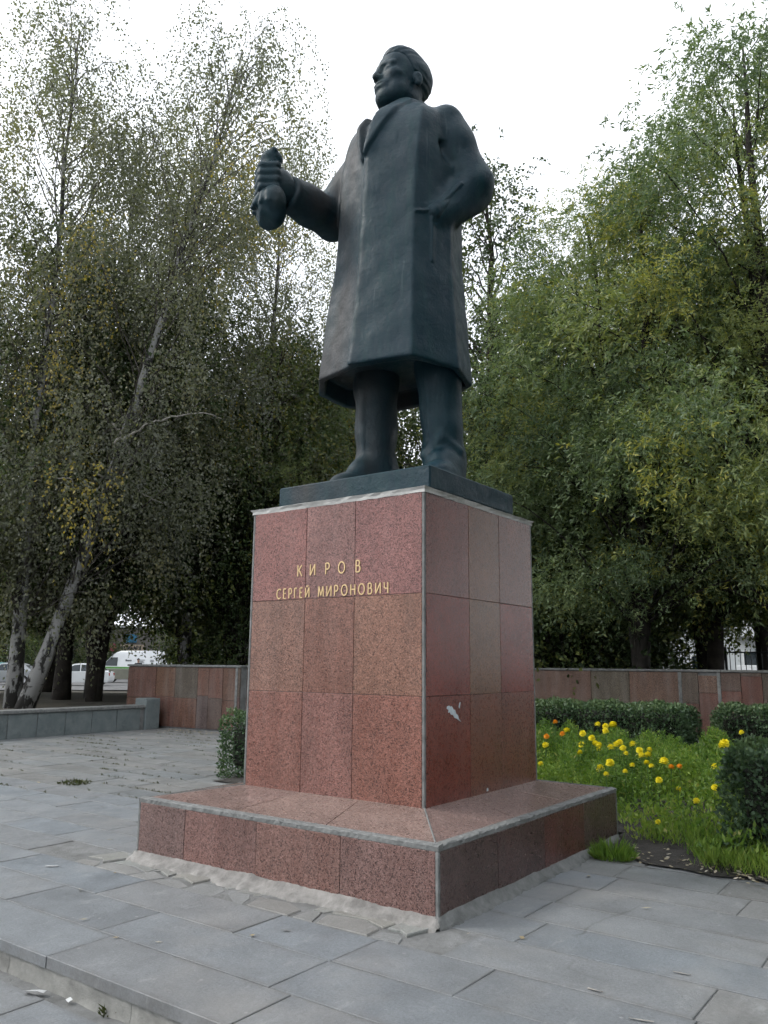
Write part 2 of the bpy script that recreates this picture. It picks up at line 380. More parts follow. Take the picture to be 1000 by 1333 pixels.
def bed_edge(x):
    return 0.86 - 0.17*(x-1.4)
def in_bed(x, y):
    return (x > 1.36 and y > bed_edge(x)+0.25 and y < 7.2) or (-3.9 < x <= 1.36 and 1.75 < y < 7.2)

def slab(mbd, x0, x1, y0, y1, z, th=0.05, c=0.004, jit=0.004):
    """stone slab with uneven corners and worn top edges"""
    j = lambda: random.uniform(-jit, jit)
    P = [(x0+j(), y0+j()), (x1+j(), y0+j()), (x1+j(), y1+j()), (x0+j(), y1+j())]
    cx, cy = (x0+x1)/2, (y0+y1)/2; tz = [z+random.uniform(-0.0012, 0.0012) for _ in range(4)]
    ins = lambda p: (p[0]+(c if p[0] < cx else -c), p[1]+(c if p[1] < cy else -c))
    V = [(px, py, z-th) for px, py in P] + [(px, py, t-c*0.7) for (px, py), t in zip(P, tz)] + [(*ins(p), t) for p, t in zip(P, tz)]
    F = [(i, (i+1) % 4, 4+(i+1) % 4, 4+i) for i in range(4)] + [(4+i, 4+(i+1) % 4, 8+(i+1) % 4, 8+i) for i in range(4)] + [(8, 9, 10, 11)]
    return mbd.add(V, F)

def visible(x, y, z=0.0, mpx=60):
    d = np.array([x, y, z])-CAM; k = d @ FW
    if k < 0.3: return False
    px = 500+FOC*(d @ R2)/k; py = 666.5-FOC*(d @ U2)/k
    return -mpx < px < 1000+mpx and 0 < py < 1333+mpx*2

def stone_tone():
    f = random.uniform(0.92, 1.07); wv = random.uniform(-0.006, 0.006)
    return ((0.183+wv)*f, (0.197)*f, (0.208-wv)*f, 1)

ROWS = [-3.035, -2.635, -2.215, -1.810, -1.400]
while ROWS[-1] < 12.2: ROWS.append(ROWS[-1]+random.uniform(0.39, 0.45))
far = MB(); nslab = 0; cand = []
for r in range(len(ROWS)-1):
    y0, y1 = ROWS[r], min(ROWS[r+1], 12.29)
    x = PX0 if r else -1.30*9 + 0.0
    off = random.uniform(0.0, 1.2) if r else 0.0
    x = -10.98-off if r else -11.69
    while x < 9.4:
        wd = random.choice((1.25, 1.29, 0.95, 0.86, 0.7)) if r else 1.30
        a, b = max(x, PX0), min(x+wd, 9.5); x += wd
        if b-a < 0.08: continue
        cx, cy = (a+b)/2, (y0+y1)/2
        if abs(cx+0.01) < 1.0 and abs(cy) < 1.2: continue
        if in_bed(cx, cy) and in_bed(a+0.05, cy): continue
        if abs(r-3) < 0.5 and b > -1.45 and a < 1.15: continue
        d = math.hypot(cx-CAM[0], cy-CAM[1]); cand.append((d, a, b, y0, y1))
cand.sort(); k = 0
for d, a, b, y0, y1 in cand:
    back = y0 > 0.1; g = random.uniform(0.006, 0.013) if back else random.uniform(0.0015, 0.0045); z = random.uniform(-0.001, 0.0015)
    if k < 270 and visible((a+b)/2, (y0+y1)/2):
        s_ = MB(); slab(s_, a+g, b-g, y0+g, y1-g, z, th=0.055); o = s_.build('paving_slab', M['slab'], plaza); tn = stone_tone(); o.color = (tn[0]*0.96, tn[1]*0.93, tn[2]*0.88, 1) if back else tn; k += 1
    else: slab(far, a+g, b-g, y0+g, y1-g, z)
o = far.build('distant_paving', M['slab'], plaza); o.color = (0.188, 0.193, 0.192, 1); o['kind'] = 'stuff'

# broken stones in the row along the foot of the pedestal
def fragment(poly, z, parent, mat, tone):
    n = len(poly); P = np.array(poly); ct = P.mean(0)
    V = [(x, y, z-0.05) for x, y in P] + [(x, y, z-0.006) for x, y in P] + [(*(ct+(p-ct)*0.955), z+random.uniform(-0.003, 0.003)) for p in P]
    F = [(i, (i+1) % n, n+(i+1) % n, n+i) for i in range(n)] + [(n+i, n+(i+1) % n, 2*n+(i+1) % n, 2*n+i) for i in range(n)] + [tuple(range(2*n, 3*n))]
    o = link('broken_stone', mesh('broken_stone', V, F, mat), parent); o.color = tone; return o
xa = -1.62
edges = [xa]
while edges[-1] < 1.28: edges.append(edges[-1]+random.uniform(0.16, 0.42))
for i in range(len(edges)-1):
    a, b = edges[i], edges[i+1]; s1, s2 = random.Random(i*7+1).uniform(-0.07, 0.07), random.Random(i*7+8).uniform(-0.07, 0.07)
    ym = -1.66+random.uniform(-0.03, 0.05); g = random.uniform(0.008, 0.02)
    jj = lambda: random.uniform(-0.012, 0.012)
    t = stone_tone(); t = (t[0]*1.18, t[1]*1.12, t[2]*1.04, 1)
    fragment([(a+s1*0.2+g, -1.806+jj()*0.3), (b+s2*0.2-g, -1.806+jj()*0.3), (b+s2-g+jj(), ym-0.06+jj()), ((a+b)/2+jj(), ym+jj()), (a+s1+g+jj(), ym-0.03+jj())], random.uniform(-0.004, 0.004), plaza, M['slab'], t)
    t = stone_tone(); t = (t[0]*1.35, t[1]*1.28, t[2]*1.14, 1)
    fragment([(a+s1+g*1.6, ym+0.012+jj()), ((a+b)/2+jj(), ym+0.03+jj()), (b+s2-g*1.5, ym-0.02+jj()), (b+0.03, -1.41), (a+0.03+g, -1.41)], random.uniform(-0.008, 0.012), plaza, M['slab'], t)

# step: overhanging nosing is the first slab row; below it a worn cement face in blocks
x = -11.0
while x < 9.4:
    wd = random.uniform(0.5, 1.1); s_ = MB()
    n = 14; xs = np.linspace(x+0.0015, min(x+wd, 9.45)-0.0015, n)
    V = []; F = []
    for i, xx in enumerate(xs):
        for j, zz in enumerate((-0.16, -0.125, -0.09, -0.055)):
            V.append((xx, -3.014-(random.uniform(-0.004, 0.016) if 0 < i < n-1 else 0.0)-(0.012 if j == 0 else 0), zz))
    for i in range(n-1):
        for j in range(3): F.append((i*4+j, (i+1)*4+j, (i+1)*4+j+1, i*4+j+1))
    s_.add(V, F); s_.build('step_riser_block', M['riser'], plaza, smooth=True); x += wd

# slabs of the lower walkway
for r, (y0, y1) in enumerate(((-3.56, -3.10), (-4.02, -3.57), (-4.5, -4.03))):
    x = -3.2-0.5*r
    while x < 3.4:
        wd = random.uniform(0.95, 1.3); s_ = MB(); slab(s_, x+0.006, x+wd-0.006, y0+0.006, y1-0.006, -0.142, th=0.02)
        o = s_.build('walkway_slab', M['slab'], walk); o.color = stone_tone(); x += wd

# ================================================================== PEDESTAL
ped = thing('granite_pedestal', 'tall red granite pedestal with gold inscription on a stepped base under the bronze statue', 'pedestal')
X0, X1, Y0, Y1 = -0.853, 0.8545, -0.863, 0.863
Z0, Z1 = 0.508, 2.672
BX0, BX1, BY0, BY1, BZ = -1.361, 1.337, -1.458, 1.382, 0.4345
mb = MB(); mb.box(X0+0.006, X1-0.006, Y0+0.006, Y1-0.006, 0.30, Z1-0.002); mb.build('core', M['trim'], ped)
mb = MB(); mb.box(BX0+0.008, BX1-0.008, BY0+0.008, BY1-0.008, -0.05, BZ-0.03); mb.build('base_core', M['trim'], ped)
zr = [Z0-0.02, 1.235, 1.945, Z1]
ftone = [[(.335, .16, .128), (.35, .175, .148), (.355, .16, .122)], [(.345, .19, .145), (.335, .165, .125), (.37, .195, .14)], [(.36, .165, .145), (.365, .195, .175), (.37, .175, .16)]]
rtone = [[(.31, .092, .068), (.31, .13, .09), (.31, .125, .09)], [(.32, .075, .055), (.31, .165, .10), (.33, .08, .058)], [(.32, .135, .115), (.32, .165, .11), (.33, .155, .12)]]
g = 0.0012; tw = 0.022
def panel(name, box, tone, parent=ped, mat='granite', c=0.0025):
    m_ = sum(tone)/3; tone = tuple((v*0.97+m_*0.03)*0.66 for v in tone)
    s_ = MB(); s_.cbox(*box, c); o = s_.build(name, M[mat], parent); o.color = (*tone, 1); return o
for r in range(3):
    fx = [X0+tw, -0.257, 0.231, X1-tw]; ry = [Y0+tw, -0.240, 0.252, Y1-tw]
    for k in range(3):
        pr = random.uniform(-0.0015, 0.0015)
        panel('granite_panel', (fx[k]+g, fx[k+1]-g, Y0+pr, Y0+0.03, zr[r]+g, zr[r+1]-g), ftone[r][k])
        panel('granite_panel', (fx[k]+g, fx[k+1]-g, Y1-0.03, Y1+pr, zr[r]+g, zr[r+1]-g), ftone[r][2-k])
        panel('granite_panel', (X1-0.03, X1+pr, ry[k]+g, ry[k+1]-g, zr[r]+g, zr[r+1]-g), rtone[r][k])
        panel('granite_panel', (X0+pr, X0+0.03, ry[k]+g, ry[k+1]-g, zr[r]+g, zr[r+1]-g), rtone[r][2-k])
for sx in (0, 1):
    for sy in (0, 1):
        s_ = MB(); xx = (X0-0.001, X0+tw) if sx == 0 else (X1-tw, X1+0.001); yy = (Y0-0.001, Y0+tw) if sy == 0 else (Y1-tw, Y1+0.001)
        s_.cbox(*xx, *yy, Z0-0.02, Z1, 0.004); s_.build('corner_strip', M['trim'], ped)
# cap of pale cement, edges a little chipped
s_ = MB(); ring = []
for (ax, ay, bx, by) in ((X0, Y0, X1, Y0), (X1, Y0, X1, Y1), (X1, Y1, X0, Y1), (X0, Y1, X0, Y0)):
    for k in range(24): ring.append((ax+(bx-ax)*k/24, ay+(by-ay)*k/24))
ring = np.array(ring); n = len(ring); V = []
for z, o_ in ((Z1-0.004, 0.004), (Z1+0.018, 0.006), (Z1+0.036, -0.012)):
    for i, (a, b) in enumerate(ring):
        corner = (i % 24 == 0); e = o_+(random.uniform(-0.006, 0.003) if not corner else -0.012)
        V.append((a+math.copysign(e, a)*(abs(a) > 0.84), b+math.copysign(e, b)*(abs(b) > 0.85), z+random.uniform(-0.002, 0.002)))
F = [(l*n+i, l*n+(i+1) % n, (l+1)*n+(i+1) % n, (l+1)*n+i) for l in range(2) for i in range(n)] + [tuple(range(2*n, 3*n))]
s_.add(V, F); s_.build('cement_cap', M['cap_cement'], ped)

# base: side panels, edging, sloping top slabs
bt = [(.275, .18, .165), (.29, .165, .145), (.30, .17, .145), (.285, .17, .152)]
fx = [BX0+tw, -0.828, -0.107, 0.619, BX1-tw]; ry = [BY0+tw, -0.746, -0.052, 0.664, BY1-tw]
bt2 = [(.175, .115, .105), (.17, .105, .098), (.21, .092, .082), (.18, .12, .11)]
ztop = BZ-0.034
for k in range(4):
    pr = random.uniform(-0.002, 0.002)
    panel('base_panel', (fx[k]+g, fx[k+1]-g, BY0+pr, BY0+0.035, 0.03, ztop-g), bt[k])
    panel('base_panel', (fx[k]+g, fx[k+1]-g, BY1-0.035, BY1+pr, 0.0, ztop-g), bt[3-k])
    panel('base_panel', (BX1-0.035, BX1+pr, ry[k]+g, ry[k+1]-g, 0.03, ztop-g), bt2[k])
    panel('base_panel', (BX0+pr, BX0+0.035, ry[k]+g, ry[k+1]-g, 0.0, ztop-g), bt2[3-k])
for xx in ((BX0-0.001, BX0+tw), (BX1-tw, BX1+0.001)):
    for yy in ((BY0-0.001, BY0+tw), (BY1-tw, BY1+0.001)):
        s_ = MB(); s_.cbox(*xx, *yy, 0.0, ztop-g, 0.004); s_.build('corner_strip', M['trim'], ped)
def edging(p0, p1, nrm):
    """worn cement edging along a top edge of the base"""
    n = 110; V = []; ew = 0.05; prof = [(0.0, ztop+0.001), (0.004, BZ-0.006), (-0.008, BZ), (-ew, BZ+0.004), (-ew, ztop+0.001)]
    for i in range(n+1):
        t = i/n; x = p0[0]+(p1[0]-p0[0])*t; y = p0[1]+(p1[1]-p0[1])*t
        for j, (o_, z) in enumerate(prof):
            e = o_+(random.uniform(-0.008, 0.002) if j in (1, 2) else 0); V.append((x+nrm[0]*e, y+nrm[1]*e, z+(random.uniform(-0.004, 0.002) if j in (1, 2) else 0)))
    m_ = len(prof); F = [(i*m_+j, (i+1)*m_+j, (i+1)*m_+(j+1) % m_, i*m_+(j+1) % m_) for i in range(n) for j in range(m_)]
    F += [tuple(range(m_))[::-1], tuple(n*m_+j for j in range(m_))]
    s_ = MB(); s_.add(V, F); s_.build('edging', M['trim'], ped, recalc=True)
edging((BX0, BY0), (BX1, BY0), (0, -1)); edging((BX1, BY0+0.052), (BX1, BY1), (1, 0))
edging((BX1-0.052, BY1), (BX0, BY1), (0, 1)); edging((BX0, BY1-0.052), (BX0, BY0+0.052), (-1, 0))
def top_slab(o0, o1, i1, i0, tone):
    """o0,o1 outer corners, i0,i1 corners at the shaft"""
    V = [(*o0, BZ+0.001), (*o1, BZ+0.001), (*i1, Z0), (*i0, Z0)]; V += [(a, b, z-0.04) for a, b, z in V]
    s_ = MB(); s_.add(V, [(0, 1, 2, 3), (7, 6, 5, 4), (0, 4, 5, 1), (1, 5, 6, 2), (2, 6, 7, 3), (3, 7, 4, 0)])
    o = s_.build('top_slab', M['granite'], ped, recalc=True); o.color = (*tone, 1)
e = 0.052
ob = [(BX0+e, BY0+e), (BX1-e, BY0+e), (BX1-e, BY1-e), (BX0+e, BY1-e)]; ib = [(X0, Y0), (X1, Y0), (X1, Y1), (X0, Y1)]
for sdx in range(4):
    A, B_, I0, I1 = map(np.array, (ob[sdx], ob[(sdx+1) % 4], ib[sdx], ib[(sdx+1) % 4]))
    cuts = [0.0, 0.36, 0.68, 1.0]
    for k in range(3):
        l0, l1 = cuts[k], cuts[k+1]; gg = 0.0015
        t = random.choice(((.26, .19, .168), (.245, .175, .158), (.255, .19, .172)))
        top_slab(A+(B_-A)*(l0+gg), A+(B_-A)*(l1-gg), I0+(I1-I0)*(l1-gg), I0+(I1-I0)*(l0+gg), t)
# mortar line in the mitred corners
for a, b in zip(ob, ib):
    s_ = MB(); s_.tube([(*a, BZ+0.001), ((a[0]+b[0])/2, (a[1]+b[1])/2, (BZ+Z0)/2+0.001), (*b, Z0+0.001)], 0.006, 5); s_.build('mortar_line', M['trim'], ped)
# cement fillet at the foot
def fillet(p0, p1, nrm, spread, seed):
    rr = random.Random(seed); n = 130; V = []; F = []
    wob = [rr.uniform(0.35, 1.5) for _ in range(n+1)]; wob = np.convolve(np.pad(wob, 3, 'edge'), np.ones(7)/7, 'same')[3:-3]
    hw = [rr.uniform(0.6, 1.3) for _ in range(n+1)]; hw = np.convolve(np.pad(hw, 6, 'edge'), np.ones(11)/11, 'same')[6:-6]
    for i in range(n+1):
        t = i/n; x = p0[0]+(p1[0]-p0[0])*t; y = p0[1]+(p1[1]-p0[1])*t
        if i in (0, n): hw[i] = 0.1; wob[i] *= 0.7
        for o_, z in ((-0.02, 0.066*hw[i]), (0.008, 0.060*hw[i]), (0.4*spread*wob[i], 0.032*hw[i]), (0.85*spread*wob[i], 0.012), (spread*wob[i]+rr.uniform(-0.012, 0.012), -0.006)):
            V.append((x+nrm[0]*o_+rr.uniform(-.003, .003), y+nrm[1]*o_+rr.uniform(-.003, .003), z+rr.uniform(-0.0018, 0.0018)))
    for i in range(n):
        for j in range(4): F.append((i*5+j, i*5+j+1, (i+1)*5+j+1, (i+1)*5+j))
    s_ = MB(); s_.add(V, F); s_.build('cement_fillet', M['white_cement'] if nrm[1] < 0 else M['trim'], ped, smooth=True, recalc=True)
fillet((BX0-0.02, BY0), (BX1+0.02, BY0), (0, -1), 0.115, 3); fillet((BX1, BY0-0.03), (BX1, BY1), (1, 0), 0.065, 4); fillet((BX0, BY1), (BX0, BY0-0.03), (-1, 0), 0.10, 5)

# gold letters
def arc(cx, cz, rx, rz, a0, a1, n=18):
    return [(cx+rx*math.cos(R(a0+(a1-a0)*i/n)), cz+rz*math.sin(R(a0+(a1-a0)*i/n))) for i in range(n+1)]
bowl = lambda w_, z0, z1: [(0, z1), (w_*0.5, z1)] + arc(w_*0.5, (z0+z1)/2, w_*0.5, (z1-z0)/2, 90, -90)[1:] + [(0, z0)]
GL = {'К': (0.62, [[(0, 0), (0, 1)], [(0.56, 1), (0.04, 0.46)], [(0.16, 0.58), (0.62, 0)]]),
      'И': (0.66, [[(0, 1), (0, 0)], [(0, 0), (0.66, 1)], [(0.66, 1), (0.66, 0)]]),
      'Й': (0.66, [[(0, 1), (0, 0)], [(0, 0), (0.66, 1)], [(0.66, 1), (0.66, 0)], arc(0.33, 1.22, 0.16, 0.10, 200, 340, 8)]),
      'Р': (0.5, [[(0, 0), (0, 1)], bowl(0.5, 0.45, 1.0)]),
      'О': (0.86, [arc(0.43, 0.5, 0.43, 0.5, 0, 360, 30)]),
      'В': (0.54, [[(0, 0), (0, 1)], bowl(0.46, 0.54, 1.0), bowl(0.54, 0.0, 0.54)]),
      'С': (0.72, [arc(0.44, 0.5, 0.44, 0.5, 48, 312, 24)]),
      'Е': (0.46, [[(0, 0), (0, 1)], [(0, 1), (0.46, 1)], [(0, 0.52), (0.40, 0.52)], [(0, 0), (0.46, 0)]]),
      'Г': (0.44, [[(0, 0), (0, 1)], [(0, 1), (0.44, 1)]]),
      'М': (0.80, [[(0, 0), (0.08, 1)], [(0.08, 1), (0.40, 0.1)], [(0.40, 0.1), (0.72, 1)], [(0.72, 1), (0.80, 0)]]),
      'Н': (0.62, [[(0, 0), (0, 1)], [(0.62, 0), (0.62, 1)], [(0, 0.52), (0.62, 0.52)]]),
      'Ч': (0.52, [[(0.52, 0), (0.52, 1)], [(0, 1), (0, 0.68)]+arc(0.22, 0.64, 0.22, 0.2, 180, 270, 8)+[(0.52, 0.44)]]),
      'Л': (0.62, [[(0, 0), (0.3, 1)], [(0.3, 1), (0.62, 0)]]), 'Б': (0.5, [[(0, 0), (0, 1)], [(0, 1), (0.46, 1)], bowl(0.5, 0.0, 0.54)]),
      'А': (0.66, [[(0, 0), (0.33, 1)], [(0.33, 1), (0.66, 0)], [(0.12, 0.34), (0.54, 0.34)]]), 'Д': (0.7, [[(0.1, 0.12), (0.35, 1)], [(0.35, 1), (0.6, 0.12)], [(0, 0), (0, 0.12)], [(0, 0.12), (0.7, 0.12)], [(0.7, 0.12), (0.7, 0)]])}
def letter(ch, x, z, h, th, yface, depth, mat, parent, wscale=1.0, fr=lambda v: v):
    wd, strokes = GL[ch]; s_ = MB()
    for q_i, st in enumerate(strokes):
        P = np.array([(a*h*wscale, b*h) for a, b in st]); closed = np.allclose(P[0], P[-1]); n = len(P)
        T = np.gradient(P, axis=0)
        if closed: T[0] = T[-1] = P[1]-P[-2]
        T /= np.linalg.norm(T, axis=1)[:, None]+1e-9; N = np.stack([-T[:, 1], T[:, 0]], 1)*th/2
        d = depth-0.0003*q_i
        V = []
        for (a, b), (na, nb) in zip(P, N):
            for (sa, sb), yy in (((1, 1), 0), ((-1, -1), 0), ((-1, -1), 1), ((1, 1), 1)):
                V.append((x+a+na*sa, yface-d*yy, z+b+nb*sb))
        F = [(i*4+j, i*4+(j+1) % 4, (i+1)*4+(j+1) % 4, (i+1)*4+j) for i in range(n-1) for j in range(4)] + [(0, 1, 2, 3), ((n-1)*4+3, (n-1)*4+2, (n-1)*4+1, (n-1)*4)]
        s_.add([fr(v) for v in V], F)
    return s_.build('letter', mat, parent, recalc=True)
YF = Y0-0.0015
for ch, x in zip('КИРОВ', (-0.335, -0.205, -0.048, 0.078, 0.248)):
    letter(ch, x, 2.126, 0.086, 0.0102, YF, 0.004, M['gold'], ped, 0.80)
def run(txt, xa, xb, z, h, th, ws):
    gap = 0.030; wid = [GL[c_][0]*h*ws for c_ in txt]; tot = sum(wid); gap = (xb-xa-tot)/(len(txt)-1); x = xa
    for c_, wv in zip(txt, wid): letter(c_, x, z, h, th, YF, 0.004, M['gold'], ped, ws); x += wv+gap
run('СЕРГЕЙ', -0.553, -0.213, 1.957, 0.076, 0.0096, 0.72); run('МИРОНОВИЧ', -0.117, 0.542, 1.957, 0.078, 0.0096, 0.80)
# splash of old paint on the right face
def blob(cy, cz, pts, yx):
    s_ = MB(); V = [(X1+0.0035, cy+a, cz+b) for a, b in pts]; n = len(V); V += [(X1-0.001, cy+a, cz+b) for a, b in pts]
    s_.add(V, [tuple(range(n))]+[(i, (i+1) % n, n+(i+1) % n, n+i) for i in range(n)]); s_.build('paint_splash', M['paint_white'], ped, recalc=True)
blob(-0.47, 1.105, [(-.10, .055), (-.075, .06), (-.055, .05), (-.04, .055), (-.015, .03), (.005, .028), (.02, .0), (.045, -.012), (.055, -.035), (.09, -.06), (.05, -.045), (.03, -.035), (.0, -.03), (-.02, -.008), (-.05, -.005), (-.06, .015), (-.085, .01), (-.082, .03), (-.105, .038)], 0)
blob(-0.41, 1.15, [(0, 0), (.012, .03), (.022, .035), (.016, .005), (.008, -.01)], 0)
blob(-0.0, 0.53, [(-.01, -.01), (.012, -.008), (.01, .012), (-.008, .01)], 0)

# ================================================================== STATUE
ZB = 2.885
statue = thing('bronze_statue', 'dark bronze statue of a man in a long overcoat, cap in raised hand, on granite', 'statue', (0.12, -0.15, ZB))
SO = np.array([0.12, -0.15, ZB])            # everything below is given from the pedestal axis at plinth height, then moved to the statue's foot
def sdf_object(name, fn, lo, hi, vox, mat, parent, off):
    lo = np.array(lo, float); hi = np.array(hi, float); n = np.ceil((hi-lo)/vox).astype(int)+1
    ax = [lo[i]+vox*np.arange(n[i]) for i in range(3)]
    X, Y, Z = np.meshgrid(*[a.astype(np.float32) for a in ax], indexing='ij')
    D = fn(X, Y, Z).astype(np.float32)
    gr = openvdb.FloatGrid(10.0); gr.copyFromArray(np.clip(D, -10, 9.9)); P, Q = gr.convertToQuads(isovalue=0.0)
    P = np.asarray(P, float)*vox+lo-np.asarray(off); Q = np.asarray(Q)[:, ::-1]
    return link(name, mesh(name, P, np.ascontiguousarray(Q), mat, smooth=True), parent)
def smin(a, b, k):
    h = np.clip(0.5+0.5*(b-a)/k, 0, 1); return b+(a-b)*h-k*h*(1-h)
def smax(a, b, k): return -smin(-a, -b, k)
def ell(X, Y, Z, c, r):
    x, y, z = (X-c[0])/r[0], (Y-c[1])/r[1], (Z-c[2])/r[2]; k0 = np.sqrt(x*x+y*y+z*z)+1e-6
    k1 = np.sqrt((x/r[0])**2+(y/r[1])**2+(z/r[2])**2)+1e-6; return k0*(k0-1)/k1
def cap(X, Y, Z, a, b, ra, rb):
    a, b = np.array(a, float), np.array(b, float); d = b-a
    t = np.clip(((X-a[0])*d[0]+(Y-a[1])*d[1]+(Z-a[2])*d[2])/np.dot(d, d), 0, 1)
    return np.sqrt((X-a[0]-t*d[0])**2+(Y-a[1]-t*d[1])**2+(Z-a[2]-t*d[2])**2)-(ra+(rb-ra)*t)

# ---- overcoat: faceted skirt and chest, sleeves
SEC = np.array([  # z, cx, cy, half width, half depth
    (0.86, 0.055, -0.16, 0.715, 0.58), (1.30, 0.062, -0.155, 0.665, 0.535), (2.00, 0.085, -0.145, 0.605, 0.485), (2.50, 0.10, -0.14, 0.585, 0.47),
    (2.95, 0.115, -0.14, 0.595, 0.455), (3.25, 0.12, -0.135, 0.58, 0.41), (3.42, 0.125, -0.13, 0.50, 0.33), (3.53, 0.13, -0.12, 0.26, 0.23), (3.68, 0.135, -0.12, 0.10, 0.13)])
FAC = [-73, -104, -140, 178, 140, 98, 60, 14, -30]
_zt = np.arange(0.6, 4.2, 0.01); _st = np.stack([np.convolve(np.pad(np.interp(_zt, SEC[:, 0], SEC[:, i]), 14, 'edge'), np.ones(29)/29, 'valid') for i in (1, 2, 3, 4)])
EDGE_X = lambda Z: 0.045+0.018*(Z-1.0)      # front edge of the coat
PK = [(0.374, 2.60, 0.122, 2.30, 0.030), (0.122, 2.30, 0.121, 1.85, 0.026), (-0.03, 2.268, 0.122, 2.30, 0.018)]      # lines of the pocket and sleeve edge: along the cloth, height, half width
def coat_fn(X, Y, Z):
    cx, cy, a, b = (np.interp(Z, _zt, _st[i]).astype(np.float32) for i in range(4))
    d = None
    for i, f in enumerate(FAC):
        c_, s_ = math.cos(R(f)), math.sin(R(f)); h = np.sqrt((a*c_)**2+(b*s_)**2)*0.975
        p = (X-cx)*c_+(Y-cy)*s_-h
        d = p if d is None else smax(d, p, 0.012)
    d = d+0.010*np.sin(7*X+3*Z)*np.sin(2.1*Z+1.0)+0.004*np.sin(19*X-7*Z+3*np.sin(5*Y))*np.sin(9*Z+4*Y)
    # overlapping front and lapels: steps in thickness over the front
    front = smooth(-0.05, -0.2, Y-cy)
    zz = np.clip((Z-2.86)/(3.56-2.86), 0, 1)
    inner = EDGE_X(Z)+0.005+0.135*zz; outer = EDGE_X(Z)+0.03+0.36*zz*np.clip(1.18-0.35*zz, 0, 1.2)
    over = smooth(-0.006, 0.010, X-np.where(zz > 0, inner, EDGE_X(Z)))*smooth(0.75, 0.60, X)
    t = 0.038*over*front*smooth(3.58, 3.25, Z)
    lap = smooth(2.85, 2.90, Z)*smooth(3.62, 3.57, Z)
    tl = smooth(-0.016, 0.016, X-inner)*smooth(0.016, -0.016, X-outer)
    inr = EDGE_X(Z)-0.02-0.17*zz; outr = EDGE_X(Z)-0.05-0.24*zz
    tr = smooth(0.016, -0.016, X-inr)*smooth(-0.016, 0.016, X-outr)
    vv = smooth(0.016, -0.016, X-inner)*smooth(-0.016, 0.016, X-inr)
    t = t+front*lap*(0.038*np.maximum(tl, tr)-0.035*vv)
    d = d-t
    # collar lying round the neck
    q = np.sqrt(((X-0.14)/0.205)**2+((Y+0.12)/0.20)**2); coll = np.abs(q-1)*0.20-0.034
    coll = smax(coll, np.abs(Z-(3.545+0.30*(Y+0.11)))-0.085, 0.04); coll = smax(coll, -(Y+0.27)+0.0*X, 0.04)
    d = smin(d, coll, 0.06)
    # his left sleeve: down to the elbow, forearm into the pocket
    sl = cap(X, Y, Z, (0.585, -0.10, 3.285), (0.775, 0.05, 2.72), 0.182, 0.178)
    sl = smin(sl, cap(X, Y, Z, (0.775, 0.05, 2.66), (0.545, -0.27, 2.32), 0.178, 0.165), 0.05)
    sl = sl+0.010*np.sin(16*(Z-0.5*Y)+5*X)*smooth(0.5, 0.75, X)
    d = smin(d, sl, 0.05)
    # crease of the pocket
    d = smax(d, -cap(X, Y, Z, (0.640, -0.275, 2.97), (0.70, -0.235, 2.86), 0.035, 0.040), 0.05)
    S_ = 0.66*X+0.75*Y; fz = smooth(0.10, 0.16, 0.75*(X-0.1)-0.66*(Y+0.14)); dd = None
    for (a0, b0, a1, b1, wd_) in PK:
        ex, ez = a1-a0, b1-b0; q = np.clip(((S_-a0)*ex+(Z-b0)*ez)/(ex*ex+ez*ez), 0, 1)
        e_ = np.sqrt((S_-a0-q*ex)**2+(Z-b0-q*ez)**2)/wd_; dd = e_ if dd is None else np.minimum(dd, e_)
    d = d-0.014*smooth(1.0, 0.25, dd)*fz
    # his right sleeve: upper arm hangs, forearm stretched forward
    sr = cap(X, Y, Z, (-0.34, -0.10, 3.25), (-0.62, -0.20, 2.80), 0.178, 0.178)
    sr = smin(sr, cap(X, Y, Z, (-0.62, -0.20, 2.735), (-0.645, -0.76, 2.715), 0.192, 0.172), 0.06)
    sr = smax(sr, -((Y+0.83)), 0.02)
    sr = sr+0.008*np.sin(18*(Y+0.3*Z))
    d = smin(d, sr, 0.04)
    # hem and the hollow under the skirt
    hem = 0.93-0.04*(Y+0.16)+0.012*np.sin(5*X+2*Y)
    d = smax(d, hem-Z, 0.012)
    inside = None
    for f in FAC:
        c_, s_ = math.cos(R(f)), math.sin(R(f)); h = np.sqrt((a*c_)**2+(b*s_)**2)*0.975-0.06
        p = (X-cx)*c_+(Y-cy)*s_-h; inside = p if inside is None else np.maximum(inside, p)
    inside = np.maximum(inside, Z-(hem+0.16)); d = smax(d, -inside, 0.012)
    return d
coat = sdf_object('overcoat', coat_fn, (-1.0, -1.1, 0.80), (1.1, 0.62, 3.86), 0.0135, M['bronze'], statue, (SO[0], SO[1], 0))

